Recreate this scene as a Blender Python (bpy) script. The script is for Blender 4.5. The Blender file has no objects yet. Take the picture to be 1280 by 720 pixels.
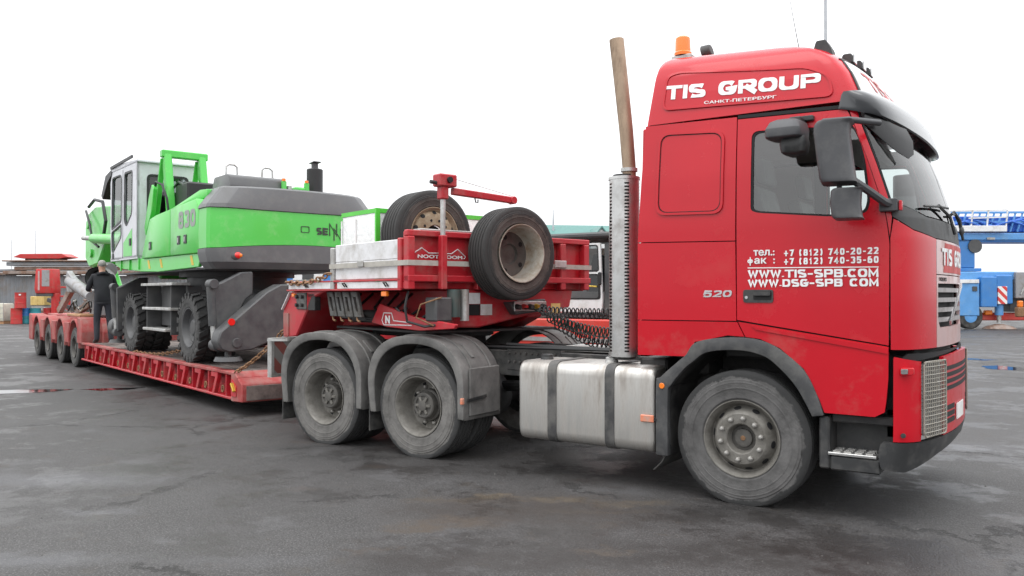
import bpy, bmesh, math, random
from math import sin, cos, pi, radians, sqrt
from mathutils import Vector, Matrix
from mathutils.geometry import tessellate_polygon
random.seed(7)
SC = bpy.context.scene
COL = SC.collection
# ---------------------------------------------------------------- camera
CAMP = Vector((2.144, -7.551, 1.646)); YAW = radians(34.335); PIT = radians(0.471)
_f = Vector((-sin(YAW)*cos(PIT), cos(YAW)*cos(PIT), sin(PIT)))
_r = Vector((cos(YAW), sin(YAW), 0)); _u = _r.cross(_f)
cd = bpy.data.cameras.new('camera'); cd.lens = 28.785; cd.sensor_width = 36; cd.clip_end = 2000; cd.clip_start = .1
cam = bpy.data.objects.new('camera', cd); COL.objects.link(cam)
cam.matrix_world = Matrix(((_r.x, _u.x, -_f.x, CAMP.x), (_r.y, _u.y, -_f.y, CAMP.y), (_r.z, _u.z, -_f.z, CAMP.z), (0, 0, 0, 1)))
SC.camera = cam
def at(u, v, depth):                 # photo pixel (1280x720) at a given distance along the view axis
    return CAMP + _f*depth + _r*((u-640)/1023.5*depth) - _u*((v-360)/1023.5*depth)
def ground(u, v, z=0):
    d = _f*1023.5 + _r*(u-640) - _u*(v-360)
    return CAMP + d*((z-CAMP.z)/d.z)
# ---------------------------------------------------------------- overcast sky, soft sun
W = bpy.data.worlds.new('World'); SC.world = W; W.use_nodes = True
nt = W.node_tree; bg = nt.nodes['Background']
sky = nt.nodes.new('ShaderNodeTexSky'); sky.sky_type = 'NISHITA'; sky.sun_disc = False
SUN_EL, SUN_AZ = radians(62), radians(200)
sky.sun_elevation = SUN_EL; sky.sun_rotation = SUN_AZ; sky.dust_density = 4
hs = nt.nodes.new('ShaderNodeHueSaturation'); hs.inputs['Saturation'].default_value = .12
mx = nt.nodes.new('ShaderNodeMix'); mx.data_type = 'RGBA'; mx.inputs['Factor'].default_value = .92
# even cloud cover, three times as bright overhead as at the horizon (standard overcast sky)
wc = nt.nodes.new('ShaderNodeTexCoord'); wz = nt.nodes.new('ShaderNodeSeparateXYZ'); wr = nt.nodes.new('ShaderNodeMapRange')
wr.inputs['From Min'].default_value = 0; wr.inputs['From Max'].default_value = 1; wr.inputs['To Min'].default_value = 11.6; wr.inputs['To Max'].default_value = 33
wm = nt.nodes.new('ShaderNodeVectorMath'); wm.operation = 'SCALE'; wm.inputs[0].default_value = (.985, 1.0, 1.02)
nt.links.new(wc.outputs['Generated'], wz.inputs[0]); nt.links.new(wz.outputs['Z'], wr.inputs['Value']); nt.links.new(wr.outputs[0], wm.inputs['Scale']); nt.links.new(wm.outputs[0], mx.inputs['B'])
nt.links.new(sky.outputs[0], hs.inputs['Color']); nt.links.new(hs.outputs[0], mx.inputs['A'])
nt.links.new(mx.outputs['Result'], bg.inputs['Color']); bg.inputs['Strength'].default_value = .10
sl = bpy.data.lights.new('sun', 'SUN'); sl.energy = .6; sl.angle = radians(28); sl.color = (1, .97, .93)
so = bpy.data.objects.new('sun', sl); COL.objects.link(so)
so.rotation_euler = (radians(90)-SUN_EL, 0, pi-SUN_AZ)
SC.view_settings.view_transform = 'Standard'; SC.view_settings.look = 'None'
SC.view_settings.exposure = 0.0; SC.view_settings.gamma = 1; SC.view_settings.use_curve_mapping = False
# ---------------------------------------------------------------- mesh helpers
class MB:
    def __init__(s, M=None): s.v = []; s.f = []; s.M = M
    def add(s, vs, fs):
        b = len(s.v)
        s.v += [tuple(s.M @ Vector(p)) if s.M else tuple(p) for p in vs]
        s.f += [tuple(b+i for i in f) for f in fs]; return s
    def box(s, x0, x1, y0, y1, z0, z1):
        return s.add([(x, y, z) for x in (x0, x1) for y in (y0, y1) for z in (z0, z1)],
                     [(0,1,3,2),(4,6,7,5),(0,4,5,1),(2,3,7,6),(0,2,6,4),(1,5,7,3)])
    def bar(s, p, q, w, h, up=(0,0,1)):
        p = Vector(p); q = Vector(q); d = (q-p).normalized(); up = Vector(up)
        a = d.cross(up)
        if a.length < 1e-4: a = d.cross(Vector((0,1,0)))
        a.normalize(); b = a.cross(d)
        return s.add([e+a*i*w/2+b*j*h/2 for e in (p, q) for i, j in ((-1,-1),(1,-1),(1,1),(-1,1))],
                     [(0,1,2,3),(7,6,5,4),(0,4,5,1),(1,5,6,2),(2,6,7,3),(3,7,4,0)])
    def rings(s, rs, close=True, ca=True, cb=True):
        n = len(rs[0]); vs = [p for r in rs for p in r]; fs = []
        for i in range(len(rs)-1):
            for j in range(n if close else n-1):
                k = (j+1) % n; fs.append((i*n+j, i*n+k, (i+1)*n+k, (i+1)*n+j))
        if ca: fs.append(tuple(range(n)))
        if cb: fs.append(tuple((len(rs)-1)*n+j for j in range(n)))
        return s.add(vs, fs)
    def cyl(s, p, q, r, r2=None, n=16, ca=True, cb=True):
        return s.tube([p, q], [r, r if r2 is None else r2], n, ca, cb)
    def tube(s, pts, r, n=8, ca=True, cb=True):
        pts = [Vector(p) for p in pts]; m = len(pts)
        if not isinstance(r, (list, tuple)): r = [r]*m
        rs = []; a = None
        for i in range(m):
            d = (pts[min(i+1, m-1)]-pts[max(i-1, 0)]).normalized()
            if a is None:
                a = d.cross(Vector((0,0,1)))
                if a.length < 1e-3: a = d.cross(Vector((1,0,0)))
            a = (a - d*a.dot(d)).normalized(); b = d.cross(a)
            rs.append([pts[i]+(a*cos(2*pi*j/n)+b*sin(2*pi*j/n))*r[i] for j in range(n)])
        return s.rings(rs, True, ca, cb)
    def lathe(s, prof, o=(0,0,0), axis='y', n=48, ca=False, cb=False):
        rs = []
        for h, r in prof:
            ring = []
            for j in range(n):
                a = 2*pi*j/n; c, d = r*cos(a), r*sin(a)
                p = (c, h, d) if axis == 'y' else (c, d, h) if axis == 'z' else (h, c, d)
                ring.append((o[0]+p[0], o[1]+p[1], o[2]+p[2]))
            rs.append(ring)
        return s.rings(rs, True, ca, cb)
    def prism(s, poly, axis, lo, hi):
        def P(a, b, h): return (h, a, b) if axis == 'x' else (a, h, b) if axis == 'y' else (a, b, h)
        return s.rings([[P(a, b, lo) for a, b in poly], [P(a, b, hi) for a, b in poly]])
    def frame(s, outer, inner, axis, lo, hi):       # plate with a hole, outlines of the same length
        def P(a, b, h): return (h, a, b) if axis == 'x' else (a, h, b) if axis == 'y' else (a, b, h)
        n = len(outer); vs = [P(a, b, h) for h in (lo, hi) for L in (outer, inner) for a, b in L]; fs = []
        for j in range(n):
            k = (j+1) % n
            fs += [(j, k, n+k, n+j), (2*n+j, 2*n+k, 3*n+k, 3*n+j), (j, k, 2*n+k, 2*n+j), (n+j, n+k, 3*n+k, 3*n+j)]
        return s.add(vs, fs)
    def ball(s, c, r, n=12, m=8, sc=(1,1,1)):
        rs = [[(c[0]+r*sc[0]*sin(pi*i/m)*cos(2*pi*j/n), c[1]+r*sc[1]*sin(pi*i/m)*sin(2*pi*j/n), c[2]+r*sc[2]*cos(pi*i/m)) for j in range(n)] for i in range(1, m)]
        return s.rings(rs)
    def mesh(s, bevel=0, seg=1, sharp=32, name='m'):
        bm = bmesh.new(); vs = [bm.verts.new(p) for p in s.v]
        for f in s.f:
            try: bm.faces.new([vs[i] for i in f])
            except ValueError: pass
        bmesh.ops.remove_doubles(bm, verts=bm.verts[:], dist=1e-5)
        bmesh.ops.recalc_face_normals(bm, faces=bm.faces[:])
        if bevel:
            es = [e for e in bm.edges if len(e.link_faces) == 2 and e.calc_face_angle(0) > .5]
            bmesh.ops.bevel(bm, geom=es, offset=bevel, segments=seg, affect='EDGES', clamp_overlap=True, profile=.5)
        for f in bm.faces: f.smooth = True
        me = bpy.data.meshes.new(name); bm.to_mesh(me); bm.free()
        me.set_sharp_from_angle(angle=radians(sharp)); return me
    def build(s, name, mat, parent=None, bevel=0, seg=1, sharp=32):
        return link(name, s.mesh(bevel, seg, sharp, name), mat, parent)
def link(name, me, mat, parent=None):
    o = bpy.data.objects.new(name, me); COL.objects.link(o)
    if mat is not None and not me.materials: me.materials.append(MAT[mat])
    if parent is not None: o.parent = parent
    return o
def tag(o, label=None, cat=None, group=None, kind=None):
    for k, v in (('label', label), ('category', cat), ('group', group), ('kind', kind)):
        if v: o[k] = v
    return o
def thing(name, label, cat, loc=(0,0,0), rz=0, group=None):
    o = bpy.data.objects.new(name, None); COL.objects.link(o); o.location = loc; o.rotation_euler = (0, 0, rz)
    o.empty_display_size = .2
    return tag(o, label, cat, group)
def copy_tree(o, parent=None, mat=None):
    c = o.copy(); COL.objects.link(c); c.parent = parent
    for ch in o.children: copy_tree(ch, c)
    return c
def box(name, mat, parent, x0, x1, y0, y1, z0, z1, bevel=.006):
    return MB().box(x0, x1, y0, y1, z0, z1).build(name, mat, parent, bevel)
def lerp(tab, z):
    if z <= tab[0][0]: return tab[0][1]
    for (a, b), (c, d) in zip(tab, tab[1:]):
        if z <= c: return b+(d-b)*(z-a)/(c-a)
    return tab[-1][1]
def rp(pts, r, n=4):                                  # round the corners of an outline
    out = []; m = len(pts)
    rr = r if isinstance(r, (list, tuple)) else [r]*m
    for i in range(m):
        p = Vector(pts[i]).to_2d(); a = Vector(pts[i-1]).to_2d()-p; b = Vector(pts[(i+1) % m]).to_2d()-p
        q = min(rr[i], a.length*.48, b.length*.48)
        if q < 1e-4: out.append(tuple(p)); continue
        A = p+a.normalized()*q; B = p+b.normalized()*q
        for k in range(n+1):
            t = k/n; out.append(tuple(A*(1-t)**2+p*2*t*(1-t)+B*t*t))
    return out
def cr(pts, n):                                        # smooth open curve through points
    P = [Vector(p) for p in pts]; P = [P[0]*2-P[1]]+P+[P[-1]*2-P[-2]]; out = []
    for i in range(1, len(P)-2):
        for k in range(n):
            t = k/n; a, b, c, d = P[i-1:i+3]
            out.append(tuple(.5*(b*2+(c-a)*t+(a*2-b*5+c*4-d)*t*t+(b*3-a-c*3+d)*t**3)))
    return out+[tuple(P[-2])]
def bm_panel(outer, holes, fn, off=0, thick=.02, grid=.06, mirror=False):
    """flat outline (with holes) cut on a grid and laid on a curved body: fn(a, b, offset) -> point"""
    loops = [outer]+list(holes); flat = [p for L in loops for p in L]
    tris = tessellate_polygon([[Vector((p[0], p[1], 0)) for p in L] for L in loops])
    bm = bmesh.new(); vs = [bm.verts.new((p[0], p[1], 0)) for p in flat]
    for t in tris:
        try: bm.faces.new([vs[i] for i in t])
        except ValueError: pass
    for ax in (0, 1):
        lo = min(p[ax] for p in flat); hi = max(p[ax] for p in flat); n = int((hi-lo)/grid)
        for i in range(1, n+1):
            co = [0, 0, 0]; co[ax] = lo+(hi-lo)*i/(n+1); no = [0, 0, 0]; no[ax] = 1
            bmesh.ops.bisect_plane(bm, geom=bm.verts[:]+bm.edges[:]+bm.faces[:], plane_co=co, plane_no=no, dist=1e-5)
    V = [tuple(v.co) for v in bm.verts]
    for i, v in enumerate(bm.verts): v.index = i
    F = [tuple(v.index for v in f.verts) for f in bm.faces]
    E = [(e.verts[0].index, e.verts[1].index) for e in bm.edges if len(e.link_faces) == 1]
    bm.free(); n = len(V); mb = MB()
    out = [Vector(fn(a, b, off)) for a, b, _ in V]+([Vector(fn(a, b, off-thick)) for a, b, _ in V] if thick else [])
    fs = list(F)
    if thick:
        fs += [tuple(n+i for i in reversed(f)) for f in F]+[(a, b, n+b, n+a) for a, b in E]
    if mirror: out = [Vector((p.x, -p.y, p.z)) for p in out]
    mb.add(out, fs); return mb
_fontcache = {}
def text_polys(s, bold):
    key = (s, bold)
    if key not in _fontcache:
        cu = bpy.data.curves.new('t', 'FONT'); cu.body = s; cu.offset = bold; cu.resolution_u = 3; cu.fill_mode = 'BOTH'
        o = bpy.data.objects.new('t', cu); COL.objects.link(o)
        dg = bpy.context.evaluated_depsgraph_get(); me = bpy.data.meshes.new_from_object(o.evaluated_get(dg))
        V = [(v.co.x, v.co.y) for v in me.vertices]; F = [tuple(p.vertices) for p in me.polygons]
        bpy.data.objects.remove(o); bpy.data.curves.remove(cu); bpy.data.meshes.remove(me)
        x0 = min(v[0] for v in V); x1 = max(v[0] for v in V); y0 = min(v[1] for v in V); y1 = max(v[1] for v in V)
        _fontcache[key] = ([((a-x0)/(x1-x0), (b-y0)/(y1-y0)) for a, b in V], F)
    return _fontcache[key]
def lettering(name, s, mat, parent, fn, bold=.0):
    """flat letters; fn(a, b[, lift]) maps the unit box of the text to 3D; weight comes from shifted copies"""
    V, F = text_polys(s, 0); n = len(s); vs = []; fs = []
    sh = [(0, 0)] if bold < .005 else [(0, 0), (-1, 0), (1, 0), (0, -.6), (0, .6)]
    for k, (dx, dy) in enumerate(sh):
        b0 = len(vs); wx = bold*.9/n; wy = bold*.9
        vs += [tuple(fn(min(1, max(0, a*(1-2*wx)+wx+dx*wx)), min(1, max(0, b*(1-2*wy*.6)+wy*.6+dy*wy)), k*.0006)) for a, b in V]; fs += [tuple(b0+i for i in f) for f in F]
    me = bpy.data.meshes.new(name); me.from_pydata(vs, [], fs)
    return link(name, me, mat, parent)
def arc(cx, cy, rx, ry, a0, a1, n=12, p=2.6):          # super-elliptic arc in the unit cell
    out = []
    for i in range(n+1):
        a = radians(a0+(a1-a0)*i/n); c, d = cos(a), sin(a)
        out.append((cx+rx*math.copysign(abs(c)**(2/p), c), cy+ry*math.copysign(abs(d)**(2/p), d)))
    return out
def _S(): return arc(.5, .77, .5, .23, 30, 262, 12)+arc(.5, .23, .5, .23, 82, -150, 12)
GL = {'T': [[(-.05, 1), (1.05, 1)], [(.5, 1), (.5, 0)]], 'I': [[(.5, 1), (.5, 0)]], 'S': [_S()], 'G': [arc(.5, .5, .5, .5, 40, 335, 22)+[(1, .46), (.55, .46)]],
      'O': [arc(.5, .5, .5, .5, 0, 360, 28)], '0': [arc(.5, .5, .5, .5, 0, 360, 24)], 'U': [[(0, 1)]+arc(.5, .36, .5, .36, 180, 360, 14)+[(1, 1)]],
      'P': [[(0, 0), (0, 1)], [(0, 1)]+arc(.6, .72, .4, .28, 90, -90, 10)+[(0, .44)]], 'R': [[(0, 0), (0, 1)], [(0, 1)]+arc(.6, .72, .4, .28, 90, -90, 10)+[(0, .44)], [(.5, .44), (1, 0)]],
      'B': [[(0, 0), (0, 1)], [(0, 1)]+arc(.6, .76, .36, .24, 90, -90, 8)+[(0, .52)], [(.5, .52)]+arc(.62, .26, .38, .26, 90, -90, 8)+[(0, 0)]], 'D': [[(0, 0), (0, 1)], [(0, 1)]+arc(.5, .5, .5, .5, 90, -90, 14)+[(0, 0)]],
      'C': [arc(.5, .5, .5, .5, 40, 320, 20)], 'M': [[(0, 0), (0, 1), (.5, .2), (1, 1), (1, 0)]], 'W': [[(0, 1), (.25, 0), (.5, .9), (.75, 0), (1, 1)]],
      'N': [[(0, 0), (0, 1), (1, 0), (1, 1)]], 'E': [[(1, 1), (0, 1), (0, 0), (1, 0)], [(0, .5), (.9, .5)]], '-': [[(.1, .42), (.9, .42)]], '.': [[(.5, 0), (.5, .14)]], ':': [[(.5, 0), (.5, .16)], [(.5, .55), (.5, .71)]],
      '1': [[(.15, .74), (.55, 1), (.55, 0)]], '2': [arc(.5, .72, .5, .28, 165, -25, 10)+[(0, 0), (1, 0)]], '3': [arc(.5, .75, .5, .25, 160, -90, 10), arc(.5, .25, .5, .25, 90, -160, 10)], '4': [[(.75, 0), (.75, 1), (0, .3), (1, .3)]],
      '5': [[(.95, 1), (.1, 1), (.05, .55)]+arc(.5, .31, .5, .31, 110, -165, 12)], '6': [arc(.5, .31, .5, .31, 0, 360, 18), arc(.5, .5, .5, .5, 60, 200, 10)], '7': [[(0, 1), (1, 1), (.4, 0)]], '8': [arc(.5, .76, .43, .24, 0, 360, 18), arc(.5, .26, .5, .26, 0, 360, 18)],
      '+': [[(.0, .42), (1, .42)], [(.5, 0), (.5, .84)]], '(': [arc(1, .5, 1, .62, 105, 255, 8, 2)], ')': [arc(0, .5, 1, .62, 75, -75, 8, 2)], 'V': [[(0, 1), (.5, 0), (1, 1)]], 'L': [[(0, 1), (0, 0), (1, 0)]]}
GW = {'I': .0, '.': .0, ':': .0, '-': .55, '(': .5, ')': .5, 'W': 1.35, 'M': 1.1, ' ': .45, '1': .6}
def block_text(name, s, mat, parent, w, h, t, fn, gap=.35, tx=None):
    """vinyl block letters: flat ribbons of thickness t (metres) fitted into a w x h box; fn(x, y, lift) -> 3D"""
    tx = tx or t; n = len(s); rel = [GW.get(c, 1) for c in s]; free = w-n*tx-gap*t*2*(n-1); cw = free/max(.01, sum(rel)); x = 0; vs = []; fs = []
    for c, r in zip(s, rel):
        W_ = r*cw
        for li, st in enumerate(GL.get(c, [])):
            P = [Vector((x+tx/2+a*W_, t/2+b*(h-t))) for a, b in st]; closed = (P[0]-P[-1]).length < 1e-5; m = len(P); b0 = len(vs)
            for i in range(m):
                d0 = (P[i]-P[i-1]) if i else ((P[0]-P[-2]) if closed else P[1]-P[0]); d1 = (P[i+1]-P[i]) if i < m-1 else ((P[1]-P[0]) if closed else P[i]-P[i-1])
                d0.normalize(); d1.normalize(); n0 = Vector((-d0.y, d0.x)); n1 = Vector((-d1.y, d1.x)); q = (n0+n1)
                q = q.normalized() if q.length > 1e-4 else n0; k = 1/max(.45, q.dot(n1))
                wd = (tx*abs(q.x)+t*abs(q.y))/2*k if abs(q.x)+abs(q.y) > 0 else t/2
                wd = min(wd, max(t, tx)*1.0)
                e = Vector((0, 0))
                if not closed and i in (0, m-1) and (P[1]-P[0] if i == 0 else P[-1]-P[-2]).length > max(t, tx)*.8: e = (d1 if i else -d1)*(t if abs(d1.y) > abs(d1.x) else tx)*.5
                for sg in (-1, 1): vs.append(tuple(fn(P[i].x+q.x*wd*sg+e.x, P[i].y+q.y*wd*sg+e.y, li*.0005)))
            for i in range(m-1): fs.append((b0+2*i, b0+2*i+1, b0+2*i+3, b0+2*i+2))
        x += W_+tx+gap*t*2
    me = bpy.data.meshes.new(name); me.from_pydata(vs, [], fs); return link(name, me, mat, parent)
# ---------------------------------------------------------------- materials
MAT = {}
def pm(name, col, rough=.5, metal=0, coat=0, var=.15, vs=4, dirt=None, bump=0, bs=60, spec=.5, emis=None, stretch=None, crough=.08):
    m = bpy.data.materials.new(name); m.use_nodes = True; t = m.node_tree; N = t.nodes; L = t.links
    b = N['Principled BSDF']; b.inputs['Roughness'].default_value = rough; b.inputs['Metallic'].default_value = metal
    b.inputs['Coat Weight'].default_value = coat; b.inputs['Coat Roughness'].default_value = crough; b.inputs['Specular IOR Level'].default_value = spec
    tc = N.new('ShaderNodeTexCoord'); co = tc.outputs['Object']
    if stretch:
        mp = N.new('ShaderNodeMapping'); mp.inputs['Scale'].default_value = stretch; L.new(co, mp.inputs[0]); co = mp.outputs[0]
    def noise(sc, det=6, ro=.6):
        n = N.new('ShaderNodeTexNoise'); n.inputs['Scale'].default_value = sc; n.inputs['Detail'].default_value = det
        n.inputs['Roughness'].default_value = ro; L.new(co, n.inputs['Vector']); return n.outputs['Fac']
    def ramp(f, a, c, v0=0, v1=1):
        r = N.new('ShaderNodeMapRange'); r.inputs['From Min'].default_value = a; r.inputs['From Max'].default_value = c
        r.inputs['To Min'].default_value = v0; r.inputs['To Max'].default_value = v1; L.new(f, r.inputs['Value']); return r.outputs[0]
    def mix(f, A, B):
        x = N.new('ShaderNodeMix'); x.data_type = 'RGBA'
        if hasattr(f, 'links'): L.new(f, x.inputs['Factor'])
        else: x.inputs['Factor'].default_value = f
        for k, c in (('A', A), ('B', B)):
            if hasattr(c, 'links'): L.new(c, x.inputs[k])
            else: x.inputs[k].default_value = (*c, 1)
        return x.outputs['Result']
    c0 = tuple(min(1, v*(1-var)) for v in col); c1 = tuple(min(1, v*(1+var)) for v in col)
    C = mix(ramp(noise(vs), .3, .7), c0, c1)
    if dirt:
        dc, amt, ds = dirt
        f = ramp(noise(ds, 9, .68), .62-amt*.45, .80-amt*.2)
        C = mix(f, C, dc)
        L.new(ramp(f, 0, 1, rough, min(1, rough+.35)), b.inputs['Roughness'])
        if coat: L.new(ramp(f, 0, 1, coat, 0.0), b.inputs['Coat Weight'])
    L.new(C, b.inputs['Base Color'])
    if bump:
        bp = N.new('ShaderNodeBump'); bp.inputs['Strength'].default_value = bump; bp.inputs['Distance'].default_value = .02
        L.new(noise(bs, 5), bp.inputs['Height']); L.new(bp.outputs[0], b.inputs['Normal'])
    if emis: b.inputs['Emission Color'].default_value = (*emis[0], 1); b.inputs['Emission Strength'].default_value = emis[1]
    MAT[name] = m; return m
DUST = (.30, .285, .26)
pm('red', (.49, .004, .015), .26, coat=.22, var=.06, vs=1.2, spec=.35, bump=.10, bs=2.2, dirt=((.50, .035, .038), .13, 2.2))
pm('red_low', (.48, .004, .014), .30, coat=.15, var=.06, vs=1.5, spec=.3, dirt=((.42, .06, .055), .2, 2.6))
pm('seam', (.008, .008, .009), .8)
pm('plastic', (.026, .027, .028), .5, var=.2, dirt=((.085, .082, .078), .38, 6), bump=.1, bs=180)
pm('mirror_plastic', (.052, .053, .057), .5, var=.12, dirt=((.10, .10, .10), .3, 6), bump=.06, bs=200)
pm('fender', (.10, .098, .094), .7, var=.25, vs=3, dirt=((.20, .194, .185), .55, 5), bump=.15, bs=40)
pm('blackmetal', (.016, .016, .017), .5, var=.3, dirt=((.07, .067, .063), .42, 5), bump=.1)
pm('frame', (.045, .045, .046), .55, var=.25, dirt=((.15, .145, .135), .5, 5), bump=.12)
pm('rubber', (.022, .022, .022), .78, var=.25, vs=8, dirt=((.09, .086, .08), .5, 6), bump=.2, bs=90)
pm('hose', (.012, .013, .014), .45, var=.2)
pm('greenhose', (.012, .03, .024), .4, var=.2)
pm('alu', (.62, .61, .58), .33, metal=.85, var=.08, vs=3, dirt=((.34, .31, .28), .5, 3), stretch=(3, 1, .5), bump=.03, bs=30)
pm('steel', (.55, .55, .54), .3, metal=.9, var=.12, dirt=((.33, .31, .29), .3, 5))
pm('galv', (.50, .50, .49), .45, metal=.6, var=.2, dirt=((.3, .28, .25), .4, 6))
pm('rim', (.20, .19, .172), .55, metal=.25, var=.15, vs=6, dirt=((.10, .093, .08), .5, 7), bump=.08, bs=80)
pm('rim_dark', (.08, .076, .07), .6, metal=.2, var=.2, dirt=((.14, .132, .12), .45, 8), bump=.1)
pm('rim_rust', (.36, .29, .20), .7, var=.2, dirt=((.20, .13, .075), .45, 9), bump=.12)
pm('nut', (.34, .33, .31), .4, metal=.5, var=.15, dirt=((.15, .13, .11), .3, 30))
pm('rustpipe', (.34, .25, .175), .5, metal=.45, var=.25, vs=5, dirt=((.17, .12, .085), .4, 6), stretch=(1, 1, .35))
pm('amber', (.85, .20, .01), .25, coat=.4, var=.05)
pm('orange_reflector', (.62, .20, .11), .35, coat=.3, var=.1, dirt=((.4, .3, .25), .35, 20))
pm('redlens', (.75, .02, .015), .2, coat=.6, var=.05)
pm('white', (.78, .78, .78), .45, var=.03)
pm('whitepaint', (.74, .74, .74), .45, var=.05, dirt=((.50, .47, .43), .32, 3))
pm('boards', (.70, .70, .71), .6, var=.06, vs=3, dirt=((.42, .40, .37), .38, 4), bump=.1)
pm('chrome', (.62, .62, .63), .22, metal=.95, var=.05)
pm('grillegrey', (.33, .31, .31), .4, metal=.4, var=.1, dirt=((.22, .2, .19), .3, 8))
pm('sticker', (.50, .33, .32), .3, coat=.4, var=.1, dirt=((.36, .22, .20), .35, 4))
pm('meshwire', (.30, .285, .25), .45, metal=.3, var=.2, dirt=((.3, .27, .22), .4, 20))
pm('lens', (.30, .30, .30), .15, metal=.6, coat=1, var=.3, vs=9)
pm('cloth', (.24, .235, .225), .9, var=.2)
pm('interior', (.26, .25, .24), .8, var=.15)
pm('headlining', (.55, .54, .51), .85, var=.06)
pm('curtain', (.34, .42, .22), .9, var=.2, vs=10)
pm('tred', (.44, .014, .024), .45, coat=.1, var=.18, vs=2, dirt=((.30, .10, .088), .30, 4), bump=.08)
pm('tred_dusty', (.33, .038, .036), .6, var=.2, vs=2, dirt=((.29, .165, .145), .45, 4), bump=.1)
pm('deck', (.10, .082, .075), .75, var=.3, vs=6, dirt=((.22, .18, .16), .45, 3), bump=.25, bs=25, stretch=(.4, 1, 1))
pm('strap', (.40, .38, .34), .85, var=.15, vs=12, bump=.15, bs=200)
pm('chainrust', (.22, .12, .06), .75, var=.4, vs=25)
pm('gold', (.55, .36, .05), .35, metal=.6)
pm('green', (.075, .52, .07), .35, coat=.3, var=.05, vs=1.5, dirt=((.20, .52, .16), .22, 3))
pm('green_tape', (.09, .55, .05), .4, var=.1)
pm('egrey', (.105, .106, .109), .5, coat=.15, var=.08, vs=2, dirt=((.15, .15, .147), .3, 4))
pm('edark', (.06, .061, .064), .45, var=.15, dirt=((.095, .093, .089), .4, 4), bump=.08)
pm('ecab', (.56, .57, .60), .4, coat=.25, var=.05, dirt=((.42, .42, .42), .2, 5))
pm('eblack', (.014, .014, .015), .45, var=.2)
pm('decal_grey', (.27, .29, .27), .5, var=.05)
pm('decal_dark', (.03, .045, .03), .5, var=.05)
pm('yellow', (.65, .45, .05), .5)
pm('wrap', (.72, .73, .72), .22, coat=.6, var=.12, vs=14, bump=.5, bs=14)
pm('wood', (.40, .22, .11), .75, var=.3, vs=5, stretch=(.3, 3, 3))
pm('rustysteel', (.20, .12, .085), .8, var=.4, vs=4, dirt=((.33, .30, .28), .4, 2.5), bump=.2)
pm('pipegrey', (.32, .32, .33), .5, metal=.3, var=.2, dirt=((.2, .17, .14), .35, 4))
pm('shed', (.24, .25, .265), .6, metal=.2, var=.15, vs=.8, dirt=((.24, .2, .17), .35, 1.2))
pm('drumred', (.50, .022, .022), .45, var=.15, dirt=((.26, .08, .06), .36, 4))
pm('teal', (.03, .23, .27), .5, var=.15)
pm('yellowbox', (.62, .45, .16), .6, var=.15)
pm('ibc', (.62, .60, .50), .5, var=.15)
pm('blue', (.035, .19, .50), .38, coat=.3, var=.12, vs=1.5, dirt=((.08, .2, .40), .25, 3))
pm('skyblue', (.10, .30, .62), .4, coat=.2, var=.1, dirt=((.2, .36, .55), .2, 3))
pm('bluelattice', (.03, .13, .52), .45, var=.2)
pm('cranered', (.62, .055, .04), .42, coat=.2, var=.1, dirt=((.48, .15, .11), .3, 3))
pm('roofgreen', (.075, .20, .18), .5, var=.1)
pm('plaster', (.62, .60, .54), .8, var=.06)
pm('concrete', (.36, .35, .33), .85, var=.1)
pm('polegrey', (.42, .43, .45), .5, metal=.4, var=.1)
pm('skin', (.50, .27, .19), .55, var=.08)
pm('jacket', (.014, .015, .019), .8, var=.3, vs=6, bump=.25, bs=14)
pm('trousers', (.03, .033, .042), .85, var=.25, vs=6, bump=.25, bs=12)
pm('shoe', (.02, .018, .016), .55)
pm('hair', (.30, .29, .27), .75, var=.25, vs=40, bump=.4, bs=90)
def glass(name, tint, refl=1.0, rough=.02):
    m = bpy.data.materials.new(name); m.use_nodes = True; t = m.node_tree; N = t.nodes; L = t.links
    N.remove(N['Principled BSDF']); o = N['Material Output']
    tr = N.new('ShaderNodeBsdfTransparent'); tr.inputs[0].default_value = (*tint, 1)
    gl = N.new('ShaderNodeBsdfGlossy'); gl.inputs['Roughness'].default_value = rough
    fr = N.new('ShaderNodeFresnel'); fr.inputs['IOR'].default_value = 1.5
    mt = N.new('ShaderNodeMath'); mt.operation = 'MULTIPLY_ADD'; mt.inputs[1].default_value = refl; mt.inputs[2].default_value = .03; mt.use_clamp = True
    ms = N.new('ShaderNodeMixShader')
    L.new(fr.outputs[0], mt.inputs[0]); L.new(mt.outputs[0], ms.inputs[0]); L.new(tr.outputs[0], ms.inputs[1]); L.new(gl.outputs[0], ms.inputs[2])
    L.new(ms.outputs[0], o.inputs['Surface']); MAT[name] = m
glass('glass', (.72, .78, .77)); glass('darkglass', (.35, .38, .38), 1.3); glass('visor_tint', (.10, .11, .12), 1.8, .08)
glass('cab_glass', (.82, .87, .86), 2.6)
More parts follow.
